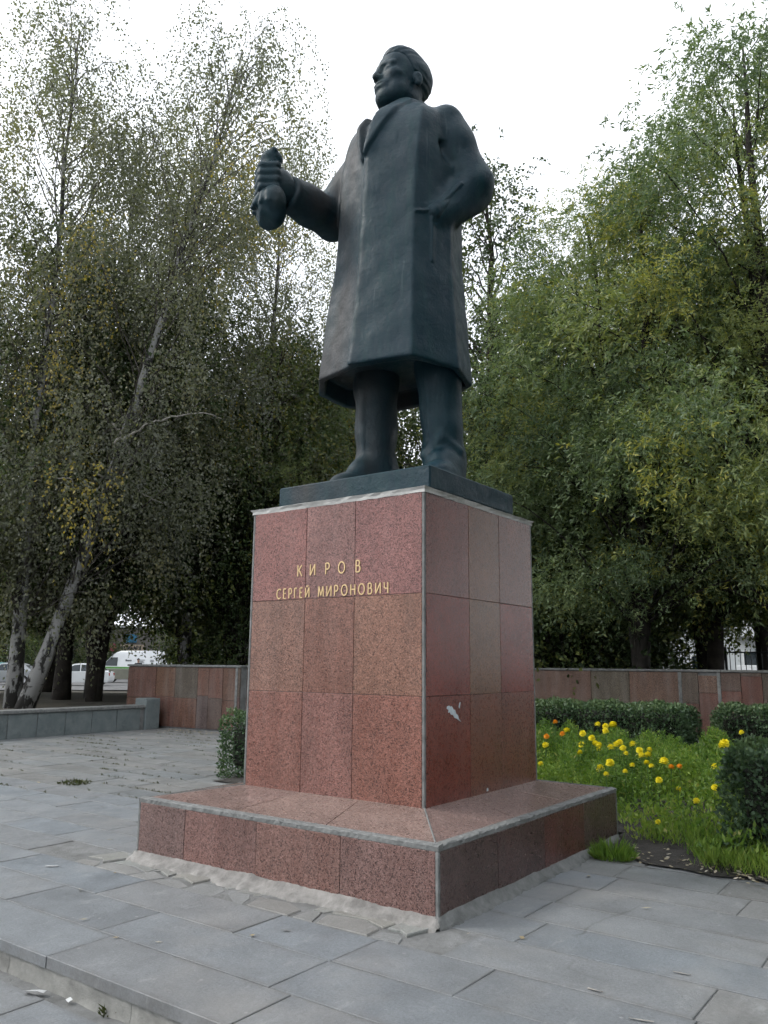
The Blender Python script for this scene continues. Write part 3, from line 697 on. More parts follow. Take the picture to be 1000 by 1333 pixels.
# ---- body: head, neck, legs, shoes, hand (one continuous figure, its trunk inside the coat)
HC = np.array([0.15, -0.17, 3.855]); HA, HT = R(-22), R(-8)       # head: turned to his right, chin a little up
def to_head(X, Y, Z):
    x, y, z = X-HC[0], Y-HC[1], Z-HC[2]
    ca, sa = math.cos(HA), math.sin(HA); x, y = ca*x+sa*y, -sa*x+ca*y       # undo the turn
    ct, st = math.cos(HT), math.sin(HT); y, z = ct*y+st*z, -st*y+ct*z
    return x, y, z
def head_fn(X, Y, Z):
    x, y, z = to_head(X, Y, Z); ax = np.abs(x)
    d = ell(x, y, z, (0, 0.030, 0.085), (0.214, 0.262, 0.225))
    d = smin(d, ell(x, y, z, (0, -0.05, -0.08), (0.178, 0.185, 0.215)), 0.08)
    d = smin(d, ell(x, y, z, (0, -0.125, 0.115), (0.165, 0.115, 0.115)), 0.05)
    d = smin(d, ell(x, y, z, (0, -0.150, -0.235), (0.098, 0.082, 0.070)), 0.06)
    d = smin(d, ell(ax, y, z, (0.125, -0.03, -0.185), (0.055, 0.12, 0.075)), 0.06)
    d = smin(d, ell(ax, y, z, (0.118, -0.145, -0.045), (0.062, 0.06, 0.045)), 0.05)
    d = smin(d, cap(ax, y, z, (0.03, -0.238, 0.058), (0.135, -0.195, 0.050), 0.026, 0.022), 0.03)
    d = smax(d, -ell(ax, y, z, (0.082, -0.262, 0.008), (0.052, 0.045, 0.030)), 0.03)
    d = smin(d, ell(ax, y, z, (0.082, -0.198, 0.004), (0.042, 0.036, 0.024)), 0.012)
    d = smin(d, cap(ax, y, z, (0.042, -0.226, 0.028), (0.122, -0.196, 0.020), 0.010, 0.009), 0.010)
    d = smin(d, cap(x, y, z, (0, -0.232, 0.045), (0, -0.278, -0.066), 0.026, 0.031), 0.03)
    d = smin(d, ell(ax, y, z, (0.032, -0.245, -0.074), (0.024, 0.030, 0.022)), 0.015)
    d = smin(d, ell(x, y, z, (0, -0.205, -0.140), (0.088, 0.045, 0.050)), 0.035)
    d = smin(d, ell(x, y, z, (0, -0.242, -0.133), (0.062, 0.022, 0.014)), 0.012)
    d = smin(d, ell(x, y, z, (0, -0.238, -0.168), (0.055, 0.022, 0.017)), 0.012)
    d = smax(d, -cap(ax, y, z, (0, -0.268, -0.150), (0.068, -0.238, -0.153), 0.010, 0.006), 0.008)
    d = smax(d, -cap(ax, y, z, (0, -0.262, -0.196), (0.04, -0.25, -0.194), 0.012, 0.008), 0.02)
    d = smin(d, ell(ax, y, z, (0.214, 0.050, -0.045), (0.022, 0.048, 0.075)), 0.018)
    d = smax(d, -ell(ax, y, z, (0.238, 0.040, -0.040), (0.014, 0.026, 0.045)), 0.012)
    return d
def hand_fn(X, Y, Z):
    X, Y, Z = (X+0.69)/1.12-0.69-0.035, (Y+0.98)/1.12-0.98-0.07, (Z-2.8)/1.12+2.8+0.075
    d = cap(X, Y, Z, (-0.672, -0.82, 2.77), (-0.690, -0.93, 2.80), 0.105, 0.10)
    d = smin(d, ell(X, Y, Z, (-0.665, -0.985, 2.825), (0.075, 0.105, 0.125)), 0.05)
    for k in range(4):                                                      # four fingers closed round the cap
        z = 2.925-0.062*k; L_ = (1.0, 1.06, 1.02, 0.9)[k]; r_ = (0.034, 0.036, 0.035, 0.031)[k]
        A = (-0.640, -1.075, z+0.005); B = (-0.705-0.02*L_, -1.152, z-0.008); C = (-0.80*1.0, -1.110*1.0, z-0.018); E_ = (-0.815, -1.02-0.02*(1-L_), z-0.022)
        f = smin(cap(X, Y, Z, A, B, r_*1.05, r_), cap(X, Y, Z, B, C, r_, r_*0.94), 0.012); f = smin(f, cap(X, Y, Z, C, E_, r_*0.94, r_*0.8), 0.012)
        d = smin(d, f, 0.011)
    th = smin(cap(X, Y, Z, (-0.66, -0.95, 2.90), (-0.725, -1.00, 2.985), 0.045, 0.036), cap(X, Y, Z, (-0.725, -1.00, 2.985), (-0.765, -1.075, 2.985), 0.035, 0.029), 0.012)
    return smin(d, th, 0.015)*1.12
def leg(X, Y, Z, hip, knee, ank, toe, seed):
    d = smin(cap(X, Y, Z, hip, knee, 0.215, 0.185), cap(X, Y, Z, knee, ank, 0.185, 0.180), 0.08)
    d = smin(d, cap(X, Y, Z, (knee[0]-0.01, knee[1]-0.178, knee[2]), (ank[0]-0.015, ank[1]-0.165, ank[2]+0.1), 0.022, 0.022), 0.03)
    d = d+0.013*np.sin(19*Z+7*X-5*Y+seed)*smooth(0.75, 0.25, Z)+0.009*np.sin(11*X-8*Z+seed)*np.sin(6*Z+9*Y)
    d = smax(d, 0.10-Z, 0.02)
    fx, fy = toe[0]-ank[0], toe[1]-ank[1]; L_ = math.hypot(fx, fy); fx, fy = fx/L_, fy/L_
    a = (X-ank[0])*fx+(Y-ank[1])*fy; s = -(X-ank[0])*fy+(Y-ank[1])*fx
    sh = ell(a, s, Z, (0.16, 0.0, 0.05), (0.36, 0.160, 0.135)); sh = smin(sh, ell(a, s, Z, (0.0, 0, 0.12), (0.20, 0.15, 0.17)), 0.08)
    sh = smin(sh, ell(a, s, Z, (0.12, 0, 0.19), (0.19, 0.13, 0.13)), 0.08)
    sole = smax(ell(a, s, Z, (0.12, 0, 0.0), (0.42, 0.18, 0.30)), np.abs(Z-0.02)-0.028, 0.01)
    sh = smin(sh, sole, 0.01)
    return smin(d, smax(sh, -Z-0.01, 0.005), 0.07)
def body_fn(X, Y, Z):
    d = head_fn(X, Y, Z)
    d = smin(d, cap(X, Y, Z, (0.16, -0.13, 3.70), (0.14, -0.11, 3.42), 0.150, 0.165), 0.05)
    d = smin(d, ell(X, Y, Z, (0.12, -0.13, 3.05), (0.42, 0.26, 0.48)), 0.08)
    d = smin(d, cap(X, Y, Z, (0.12, -0.13, 2.9), (0.13, -0.11, 1.9), 0.27, 0.30), 0.08)
    d = smin(d, cap(X, Y, Z, (-0.30, -0.12, 3.25), (-0.60, -0.21, 2.74), 0.10, 0.09), 0.05)
    d = smin(d, cap(X, Y, Z, (-0.60, -0.21, 2.74), (-0.645, -0.80, 2.72), 0.09, 0.085), 0.04)
    d = smin(d, cap(X, Y, Z, (0.54, -0.12, 3.25), (0.77, 0.03, 2.68), 0.10, 0.09), 0.05)
    d = smin(d, cap(X, Y, Z, (0.77, 0.03, 2.68), (0.62, -0.36, 2.30), 0.09, 0.08), 0.04)
    l1 = leg(X, Y, Z, (-0.06, -0.10, 1.85), (-0.155, -0.10, 1.0), (-0.175, -0.06, 0.16), (-0.25, -0.52), 0.4)
    l2 = leg(X, Y, Z, (0.34, -0.08, 1.85), (0.455, -0.03, 1.0), (0.485, 0.02, 0.16), (0.66, -0.40), 2.1)
    fold = cap(X, Y, Z, (0.40, -0.16, 0.28), (0.56, -0.15, 0.40), 0.035, 0.03)
    l2 = smin(l2, smin(fold, cap(X, Y, Z, (0.56, -0.15, 0.40), (0.66, -0.02, 0.30), 0.03, 0.025), 0.03), 0.05)      # rumpled trouser leg above the shoe
    d = smin(d, smin(l1, l2, 0.03), 0.05)
    return smin(d, hand_fn(X, Y, Z), 0.02)
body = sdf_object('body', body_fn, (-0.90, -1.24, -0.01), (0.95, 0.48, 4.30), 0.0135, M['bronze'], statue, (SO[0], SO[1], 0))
def hair_fn(X, Y, Z):
    x, y, z = to_head(X, Y, Z); ax = np.abs(x)
    d = ell(x, y, z, (0, 0.034, 0.095), (0.224, 0.268, 0.232))
    d = smin(d, ell(x, y, z, (0.02, -0.060, 0.235), (0.150, 0.150, 0.080)), 0.08)
    d = d+0.0022*np.sin(60*x+30*y+8*np.sin(14*z))
    # hairline: forehead, temples, in front of the ear, nape
    line = np.interp(y, [-0.40, -0.20, -0.10, -0.03, 0.0, 0.06, 0.12, 0.30], [0.19, 0.185, 0.15, 0.05, -0.02, 0.02, -0.10, -0.16]).astype(np.float32)
    return smax(d, (line-z)*0.6, 0.02)
sdf_object('hair', hair_fn, (-0.28, -0.60, 3.50), (0.60, 0.30, 4.32), 0.0105, M['bronze'], statue, (SO[0], SO[1], 0))
def cap_fn(X, Y, Z):
    """flat cloth cap crumpled in the fist: a bulging crown below, the folded band above"""
    X, Y, Z = (X+0.74)/1.10-0.74-0.035, (Y+1.04)/1.10-1.04-0.065, (Z-2.8)/1.06+2.8+0.045
    d = ell(X, Y, Z, (-0.735, -1.045, 2.555), (0.135, 0.135, 0.175))
    for (nx, ny, nz, h) in ((-0.60, -0.75, -0.28, 0.105), (0.72, -0.66, -0.2, 0.112), (-0.1, -0.5, -0.86, 0.125), (0.2, -0.93, 0.3, 0.118)):
        d = smax(d, (X+0.735)*nx+(Y+1.045)*ny+(Z-2.555)*nz-h, 0.015)      # flattened folds of cloth
    d = smin(d, ell(X, Y, Z, (-0.825, -1.000, 2.615), (0.105, 0.085, 0.115)), 0.025)
    d = smin(d, ell(X, Y, Z, (-0.665, -1.070, 2.600), (0.085, 0.095, 0.130)), 0.022)
    for k in range(7):                                                      # creases gathered into the grip
        a = R(-160+27*k); d = smin(d, cap(X, Y, Z, (-0.73+0.07*math.cos(a), -1.05+0.07*math.sin(a), 2.74), (-0.735+0.135*math.cos(a), -1.045+0.135*math.sin(a), 2.55), 0.016, 0.020), 0.02)
    d = smin(d, cap(X, Y, Z, (-0.735, -1.055, 2.60), (-0.725, -1.050, 2.98), 0.082, 0.080), 0.04)
    d = smin(d, ell(X, Y, Z, (-0.728, -1.050, 3.010), (0.085, 0.090, 0.060)), 0.02)
    d = smin(d, cap(X, Y, Z, (-0.79, -1.08, 3.02), (-0.67, -1.09, 3.045), 0.026, 0.03), 0.015)
    return d+0.005*np.sin(38*X+20*Z)*np.sin(17*Y)
sdf_object('cap', cap_fn, (-1.0, -1.28, 2.18), (-0.46, -0.74, 3.14), 0.012, M['bronze'], statue, (SO[0], SO[1], 0))
mb = MB(); mb.cbox(-0.635, 0.863, -0.80, 0.515, -0.178, 0.0, 0.012)
o = mb.build('plinth', M['bronze'], statue, off=(SO[0], SO[1], 0))

# ================================================================== WALLS
def rect_frame(a, b):
    """frame along a->b: returns function (s, n, z) -> world, n towards the right-hand side of a->b"""
    a, b = np.array(a, float), np.array(b, float); L_ = np.linalg.norm(b-a); d = (b-a)/L_; nn = np.array([d[1], -d[0]])
    return L_, (lambda s, n, z: (a[0]+d[0]*s+nn[0]*n, a[1]+d[1]*s+nn[1]*n, z))
def fbox(fr, s0, s1, n0, n1, z0, z1, name, mat, parent, c=0.006, tone=None):
    s_ = MB(); s_.cbox(s0, s1, n0, n1, z0, z1, c); s_.V = [np.array([fr(*v) for v in s_.V[0]])]
    o = s_.build(name, mat, parent, recalc=True)
    if tone: o.color = (*tone, 1)
    return o
WT = {'r': (.150, .070, .052), 'o': (.165, .086, .058), 'g': (.125, .105, .092), 'b': (.16, .10, .078), 'd': (.105, .082, .074), 'p': (.17, .105, .09)}
def granite_wall(a, b, cols, label, h=1.40, thick=0.34, strips=()):
    """cols: list of (width, [(height, tone), ...]) from the ground up"""
    L_, fr = rect_frame(a, b)
    t = thing('granite_wall', label, 'wall')
    fbox(fr, 0, L_, -thick, -0.004, -0.02, h-0.05, 'core', M['mortar'], t)
    s = 0.0
    for wd, stack in cols:
        if s >= L_-0.02: break
        z = 0.03; e = min(s+wd, L_)
        for hh, tn in stack:
            z1 = min(z+hh, h-0.052); pr = random.uniform(-0.004, 0.004)
            tone = tuple((v*0.68+b_*0.32)*random.uniform(0.82, 0.98) for v, b_ in zip(WT[tn], (.150, .092, .072)))
            if z1-z > 0.03: fbox(fr, s+0.004, e-0.004, -0.02, 0.022+pr, z+0.003, z1-0.003, 'granite_panel', M['wall_granite'], t, 0.004, tone)
            z = z1
        s = e
    for sp in strips: fbox(fr, sp-0.035, sp+0.035, 0.0, 0.034, 0.02, h-0.053, 'joint_strip', M['trim'], t)
    s = -0.02
    while s < L_:
        e = min(s+random.uniform(1.4, 1.9), L_+0.02); fbox(fr, s, e-0.006, -thick-0.02, 0.05, h-0.048, h, 'coping_stone', M['trim'], t, 0.008); s = e
    return t
random.seed(11)
# wing on the left
granite_wall((-12.38, 6.58), (-8.86, 6.83), [(0.95, [(0.62, 'r'), (0.8, 'o')]), (0.62, [(0.66, 'o'), (0.8, 'o')]), (0.70, [(0.64, 'o'), (0.8, 'g')]), (0.34, [(0.7, 'g'), (0.8, 'o')]), (0.42, [(0.66, 'd'), (0.8, 'r')]), (0.42, [(0.62, 'r'), (0.8, 'r')]), (0.5, [(0.7, 'd'), (0.8, 'd')])],
             'weathered red granite wall wing ending beside the low grey parapet', strips=(3.42,))
granite_wall((-8.86, 7.0), (-8.70, 11.98), [(0.9, [(0.7, 'r'), (0.8, 'd')])]+[(0.9, [(0.66, random.choice('rgbd')), (0.8, random.choice('rgbd'))]) for _ in range(8)],
             'short granite return wall behind the wall wing at left')
cols = []
s = -8.5
while s < -4.6: cols.append((0.8, [(0.66, random.choice('rbg')), (0.8, random.choice('rbp'))])); s += 0.8
x0 = -8.62
lead = sum(c_[0] for c_ in cols)
cols.append((-3.09-(x0+lead), [(0.55, 'b'), (0.9, 'p')]))
cols += [(0.87, [(0.52, 'b'), (0.9, 'g')]), (1.06, [(0.55, 'b'), (0.9, 'b')]), (0.39, [(0.68, 'r'), (0.8, 'd')]), (0.41, [(0.9, 'r'), (0.35, 'b')]), (0.42, [(0.45, 'd'), (0.5, 'r'), (0.5, 'd')]), (0.40, [(0.5, 'd'), (0.75, 'r'), (0.3, 'd')]), (0.42, [(0.8, 'b'), (0.8, 'd')])]
for _ in range(20): cols.append((0.45, [(random.uniform(0.4, 0.8), random.choice('rdb')), (0.9, random.choice('rdg'))]))
granite_wall((x0, 12.0), (9.3, 12.0), cols, 'long brown granite wall behind the hedges and flower bed', strips=(-1.14-x0, -0.36-x0))

# low grey parapet along the left side of the plaza
par = thing('concrete_parapet', 'low blue grey concrete parapet with panel joints along the left of the plaza', 'parapet', (-11.0, 0, 0))
mb = MB(); mb.box(-11.32, -11.012, -40, 6.02, -0.38, 0.47); mb.build('core', M['mortar'], par, off=(-11, 0, 0))
y = 5.92
while y > -12:
    s_ = MB(); s_.cbox(-11.05, -10.99+random.uniform(-0.004, 0.004), y-0.605+0.008, y-0.008, -0.01, 0.455, 0.008); s_.build('parapet_panel', M['parapet'], par, off=(-11, 0, 0)); y -= 0.605
y = 6.02
while y > -12:
    s_ = MB(); s_.cbox(-11.34, -10.955, y-1.21+0.004, y-0.004, 0.46, 0.525, 0.01); s_.build('coping_stone', M['trim'], par, off=(-11, 0, 0)); y -= 1.21
s_ = MB(); s_.cbox(-11.36, -10.96, 6.03, 6.42, -0.01, 0.66, 0.02); s_.build('end_block', M['parapet'], par, off=(-11, 0, 0))

# ================================================================== FOLIAGE TOOLS
def leaf_mesh(name, P, A, B, L_, W, mat, rnd, fold=0.0):
    """one rhombic leaf per row: base P, long axis A, cross axis B"""
    n = len(P); A = A*L_[:, None]; B = B*(W*0.5)[:, None]
    V = np.empty((n, 4, 3), np.float32)
    V[:, 0] = P; V[:, 1] = P+A*0.45+B; V[:, 2] = P+A; V[:, 3] = P+A*0.45-B
    me = mesh(name, V.reshape(-1, 3), np.arange(4*n, dtype=np.int32).reshape(n, 4), mat)
    at = me.attributes.new('rnd', 'FLOAT', 'FACE'); at.data.foreach_set('value', np.asarray(rnd, np.float32))
    return me
def unit(v): return v/(np.linalg.norm(v, axis=-1, keepdims=True)+1e-9)
def rand_dirs(r, n): return unit(r.normal(size=(n, 3)))

def tree_meshes(seed, H, base, rad, shape, nclump, rc, strands, per, droop, leaf, mat_leaf, mat_bark, trunk_r, lean=(0, 0), lexp=1.15, wob=0.25, tip=0.25, yellow=0.0, limb=1.0, thin=0.45, taper=0.8, spread=0.13, mat_limb=None, squash=1.0, stems=1, hole=0.0, tri=7):
    """returns (trunk mesh, crown mesh). crown: clumps of leaf strands hung on limbs that leave the trunk"""
    r = np.random.default_rng(seed); mb = MB(); lb = MB()
    crownP = []; crownA = []; crownR = []; crownS = []
    for st in range(stems):
        ln = np.array(lean, float) if stems == 1 else np.array([math.cos(st*2*math.pi/stems+seed), math.sin(st*2*math.pi/stems+seed)])*H*spread+np.array(lean)
        t = np.linspace(0, 1, 14); TR = np.zeros((14, 3)); TR[:, 2] = t*H*0.97
        TR[:, 0] = ln[0]*t**lexp+wob*np.cumsum(r.normal(0, 0.28, 14))*t; TR[:, 1] = ln[1]*t**lexp+wob*np.cumsum(r.normal(0, 0.28, 14))*t
        rr = trunk_r*(1-t)**taper*(0.75 if stems > 1 else 1)+0.02; rr[0] *= 1.25
        TR[0, 2] = -0.3
        mb.tube(TR, rr, 9)
        nc = nclump//stems
        for i in range(nc):
            u = (i+r.random())/nc; z = base+(H-base)*(1-(1-u)**1.0)
            rel = (z-base)/(H-base); env = rad*shape(rel)
            ang = r.uniform(0, 2*math.pi); q = math.sqrt(r.uniform(hole, 1.0))*env
            cx = np.interp(z, TR[:, 2], TR[:, 0])+q*math.cos(ang); cy = np.interp(z, TR[:, 2], TR[:, 1])+q*math.sin(ang)
            C = np.array([cx, cy, z])
            z0 = max(base*0.75, z-r.uniform(0.3, 0.75)*q-0.4-0.1*H*r.random()); z0 = min(z0, H*0.93)
            S = np.array([np.interp(z0, TR[:, 2], TR[:, 0]), np.interp(z0, TR[:, 2], TR[:, 1]), z0])
            tt = np.linspace(0, 1, tri)[:, None]; mid = S*0.45+C*0.55+np.array([0, 0, 0.22*np.linalg.norm(C-S)])+r.normal(0, 0.2, 3)
            P = (1-tt)**2*S+2*tt*(1-tt)*mid+tt**2*C+np.concatenate([np.zeros((1, 3)), r.normal(0, 0.04, (tri-1, 3))])
            rb = np.interp(z0, TR[:, 2], rr)*0.42
            lb.tube(P, np.linspace(max(rb*limb, 0.018), 0.008, tri), 5, cap=False)
            # strands
            n = max(6, int(strands*(1.0-thin*max(0.0, rel-0.35)/0.65))); o = C+r.normal(size=(n, 3))*np.array([rc, rc, rc*0.75*squash]); o2 = P[r.integers(2, tri, n)]+r.normal(0, rc*0.6, (n, 3))
            pick = r.random(n) < 0.3; o = np.where(pick[:, None], o2, o)
            outw = unit(np.concatenate([o[:, :2]-np.array([np.interp(z, TR[:, 2], TR[:, 0]), np.interp(z, TR[:, 2], TR[:, 1])]), np.zeros((n, 1))], 1))
            d0 = unit(outw*r.uniform(0.3, 1.0, (n, 1))+rand_dirs(r, n)*0.7+np.array([0, 0, 0.25*(1-droop)]))
            Ls = r.uniform(0.45, 1.0, n)*tip*4
            k = per; s = (np.arange(k)+0.5)/k
            s = s[None, :]+r.normal(0, 0.04, (n, k))
            D = d0[:, None, :]*(1-0.7*droop*s[..., None])+np.array([0, 0, -1.0])*droop*(s[..., None])*1.3
            Q = o[:, None, :]+D*(Ls[:, None]*s)[..., None]+r.normal(0, tip*0.16, (n, k, 3))
            tangent = unit(D+np.array([0, 0, -0.6])*droop)
            crownP.append(Q.reshape(-1, 3)); crownA.append(tangent.reshape(-1, 3))
            tone = np.clip(r.normal(0.40, 0.19)+r.normal(0, 0.14, (n, k)), 0, 0.78)
            if r.random() < yellow: tone = np.where(r.random((n, k)) < 0.55, r.uniform(0.82, 1.0, (n, k)), tone)
            crownR.append(tone.ravel())
    P = np.concatenate(crownP); T = np.concatenate(crownA); rn = np.concatenate(crownR); n = len(P)
    A = unit(T+rand_dirs(r, n)*leaf[2]); B = unit(np.cross(A, rand_dirs(r, n)))
    L_ = leaf[0]*r.uniform(0.7, 1.25, n); W = leaf[1]*r.uniform(0.75, 1.2, n)
    cr = leaf_mesh('crown', P, A, B, L_, W, mat_leaf, rn)
    V = np.concatenate(mb.V); tk = mesh('trunk', V, mb.F, mat_bark, True)
    return tk, cr, mesh('limbs', np.concatenate(lb.V), lb.F, mat_limb or mat_bark, True)

def plant_tree(meshes, name, label, loc, rz=0.0, sc=1.0, group=None, cat='tree', sz=None):
    t = thing(name, label, cat, loc, rz, group); t.scale = (sc, sc, sz or sc)
    link('trunk', meshes[0], t); link('crown', meshes[1], t); link('limbs', meshes[2], t); return t

# ================================================================== HEDGES
def hedge(name, label, loc, size, rz=0.0, n=16000, leaf=0.05, seed=1, mat='hedge_leaf', round_=0.12, rough=0.05):
    r = np.random.default_rng(seed); t = thing(name, label, 'hedge', loc, rz); a, b, h = size[0]/2, size[1]/2, size[2]
    # leaves in a thick shell over the clipped box
    F = np.array([a*h*2, a*h*2, b*h*2, b*h*2, a*b*4]); pick = r.choice(5, n, p=F/F.sum()); u = r.uniform(-1, 1, n); v = r.uniform(0, 1, n); w_ = r.uniform(-1, 1, n)
    P = np.zeros((n, 3)); N = np.zeros((n, 3))
    for k, (ax, sg) in enumerate(((1, -1), (1, 1), (0, -1), (0, 1), (2, 1))):
        m_ = pick == k
        if ax == 1: P[m_] = np.stack([u[m_]*a, np.full(m_.sum(), sg*b), v[m_]*h], 1); N[m_, 1] = sg
        elif ax == 0: P[m_] = np.stack([np.full(m_.sum(), sg*a), u[m_]*b, v[m_]*h], 1); N[m_, 0] = sg
        else: P[m_] = np.stack([u[m_]*a, w_[m_]*b, np.full(m_.sum(), h)], 1); N[m_, 2] = 1
    # rounded shoulders, lumpy faces, thin towards the ground
    edge = np.minimum.reduce([np.maximum(0, (np.abs(P[:, 0])-a+round_)/round_)+np.maximum(0, (P[:, 2]-h+round_)/round_)]); edge2 = np.maximum(0, (np.abs(P[:, 1])-b+round_)/round_)+np.maximum(0, (P[:, 2]-h+round_)/round_)
    ctr = np.array([0, 0, h*0.5]); sh = np.clip(np.maximum(edge, edge2)-1, 0, 1)
    P -= unit(P-ctr)*(sh*round_*0.45)[:, None]
    lump = 0.5*np.sin(P[:, 0]*7.1+seed)+0.5*np.sin(P[:, 1]*8.3+P[:, 2]*6.7)+0.35*np.sin(P[:, 0]*17+P[:, 2]*13+seed)
    P += N*(rough*lump-np.abs(r.normal(0, 0.05, n))+0.02)[:, None]; P[:, 2] = np.maximum(P[:, 2], 0.0)
    A = unit(N*0.7+rand_dirs(r, n)*0.9+np.array([0, 0, 0.35])); B = unit(np.cross(A, rand_dirs(r, n)))
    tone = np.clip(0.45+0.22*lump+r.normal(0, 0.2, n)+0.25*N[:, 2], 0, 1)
    link('foliage', leaf_mesh('foliage', P, A, B, leaf*r.uniform(0.6, 1.2, n), leaf*0.72*r.uniform(0.6, 1.2, n), M[mat], tone), t)
    s_ = MB(); s_.cbox(-a+0.09, a-0.09, -b+0.09, b-0.09, 0.10, h-0.10, 0.08); s_.build('twig_core', M['hedge_core'], t)
    for k in range(int(6*size[0])):
        x, y = r.uniform(-a+0.12, a-0.12), r.uniform(-b+0.1, b-0.1); s_ = MB(); s_.tube([(x, y, -0.03), (x+r.normal(0, 0.03), y+r.normal(0, 0.03), 0.2)], 0.012, 5); s_.build('stem', M['bark'], t)
    return t
hedge('clipped_hedge', 'long clipped hedge before the granite wall, behind the most marigolds', (-2.0, 8.0, 0.0), (4.3, 1.0, 0.80), 0, 24000, 0.055, 3)
hedge('clipped_hedge', 'clipped hedge at the right edge, beyond the gap in the flower bed', (1.75, 8.9, 0.0), (2.7, 1.0, 0.80), 0, 15000, 0.055, 5)
hedge('clipped_hedge', 'nearest dark clipped hedge cut off by the right edge of the picture', (3.20, 1.80, 0.0), (1.6, 1.6, 0.84), R(-12), 24000, 0.045, 8)
hedge('clipped_hedge', 'small clipped hedge end showing left of the pedestal', (-3.10, 2.55, 0.0), (2.2, 1.0, 0.78), R(8), 15000, 0.045, 9)

# ================================================================== FLOWER BED
mb = MB(); r = np.random.default_rng(5)
def bed_patch(xs, ys, zf, edge_y):
    X, Y = np.meshgrid(xs, np.linspace(0, 1, len(ys))); Yw = edge_y(X)+(ys[-1]-edge_y(X))*Y; nx = len(xs)
    Z = zf(X, Yw)
    mb.add(np.stack([X.ravel(), Yw.ravel(), Z.ravel()], 1), [(j*nx+i, j*nx+i+1, (j+1)*nx+i+1, (j+1)*nx+i) for j in range(len(ys)-1) for i in range(nx-1)])
def soil_z(X, Y): return 0.014+0.022*np.clip((Y-bed_edge(X))*1.6, 0, 1)+0.012*np.sin(9*X+3)*np.cos(7*Y)+0.006*np.sin(31*X)*np.sin(27*Y)
bed_patch(np.linspace(1.30, 9.4, 120), np.linspace(0, 7.2, 90), soil_z, lambda X: bed_edge(X)+0.05*np.sin(5*X+1)+0.03*np.sin(13*X)-0.02)
bed_patch(np.linspace(-3.9, 1.344, 60), np.linspace(1.55, 7.2, 50), soil_z, lambda X: 1.6+0*X)
bed = mb.build('flower_bed', M['soil'], smooth=True); tag(bed, kind='structure')

def cover(name, n, region, hfun, mat, seed, lf, kind='stuff', up=1.0, tone0=0.45, tv=0.16):
    r = np.random.default_rng(seed); P = region(r, n); n = len(P); h = hfun(P[:, 0], P[:, 1])
    z = r.power(1.7, n)*h; P = np.stack([P[:, 0], P[:, 1], z], 1)
    A = unit(rand_dirs(r, n)*0.9+np.array([0, 0, up])); B = unit(np.cross(A, rand_dirs(r, n)))
    tone = np.clip(tone0+tv*np.sin(P[:, 0]*3.1+1)*np.cos(P[:, 1]*2.3)+r.normal(0, 0.17, n), 0, 0.86)
    tone = np.where(r.random(n) < 0.02, 0.97, tone)
    o = link(name, leaf_mesh(name, P, A, B, lf[0]*r.uniform(0.6, 1.3, n), lf[1]*r.uniform(0.7, 1.2, n), M[mat], tone)); tag(o, kind=kind); return o
def clumpy(x, y): return 0.5+0.5*np.sin(x*4.7+1.1*np.sin(y*3.3))*np.cos(y*4.1+0.9*np.sin(x*2.7))
def bed_region(r, n):
    x = r.uniform(-3.4, 5.2, n); y = r.uniform(0.3, 7.3, n); e = np.where(x > 1.36, bed_edge(x)+0.03+0.05*np.sin(6*x), 1.8)
    dirt = (x < 2.05+0.1*np.sin(9*y)) & (y < 1.32+0.06*np.sin(11*x)+0.0*x) & (x > 1.36)
    k = (y > e) & ~dirt & (r.random(n) < 0.35+0.65*clumpy(x, y)); return np.stack([x, y], 1)[k]
def bed_h(x, y): return 0.10+0.20*clumpy(x*1.3, y*1.3)**1.5+0.05*smooth(1.2, 3.4, y)
tag(cover('bed_herbs', 90000, bed_region, bed_h, 'herb', 21, (0.055, 0.024), tv=0.25), 'tangled low green herbs filling the flower bed', 'ground cover')
MC = [(float(a), float(b), float(c_)) for a, b, c_ in zip(rng.uniform(-2.6, 2.9, 95), rng.uniform(2.4, 6.9, 95), rng.uniform(0.34, 0.62, 95)) if True]
def mari_region(r, n):
    k = r.integers(0, len(MC), n); C = np.array(MC)[k]; return np.stack([C[:, 0]+r.normal(0, 0.13, n), C[:, 1]+r.normal(0, 0.13, n)], 1)
def mari_h(x, y):
    h = np.zeros(len(x))
    for a, b, c_ in MC: h = np.maximum(h, c_*np.exp(-((x-a)**2+(y-b)**2)/0.09))
    return h+0.05
tag(cover('marigold_foliage', 80000, mari_region, mari_h, 'herb', 22, (0.060, 0.015), tone0=0.22, tv=0.2, up=0.7), 'feathery green marigold foliage in mounds across the flower bed', 'ground cover')
def near_bed(r, n):
    x = r.uniform(1.5, 3.4, n); y = bed_edge(x)+np.abs(r.normal(0, 0.55, n))+0.02
    k = ~((x < 2.05+0.1*np.sin(9*y)) & (y < 1.32)); return np.stack([x, y], 1)[k]
tag(cover('bed_grass', 8000, near_bed, lambda x, y: 0.07+0.09*clumpy(x*1.7, y*1.7), 'herb', 23, (0.085, 0.008), up=1.6, tone0=0.55), 'fine grass fringe along the front edge of the flower bed', 'grass')

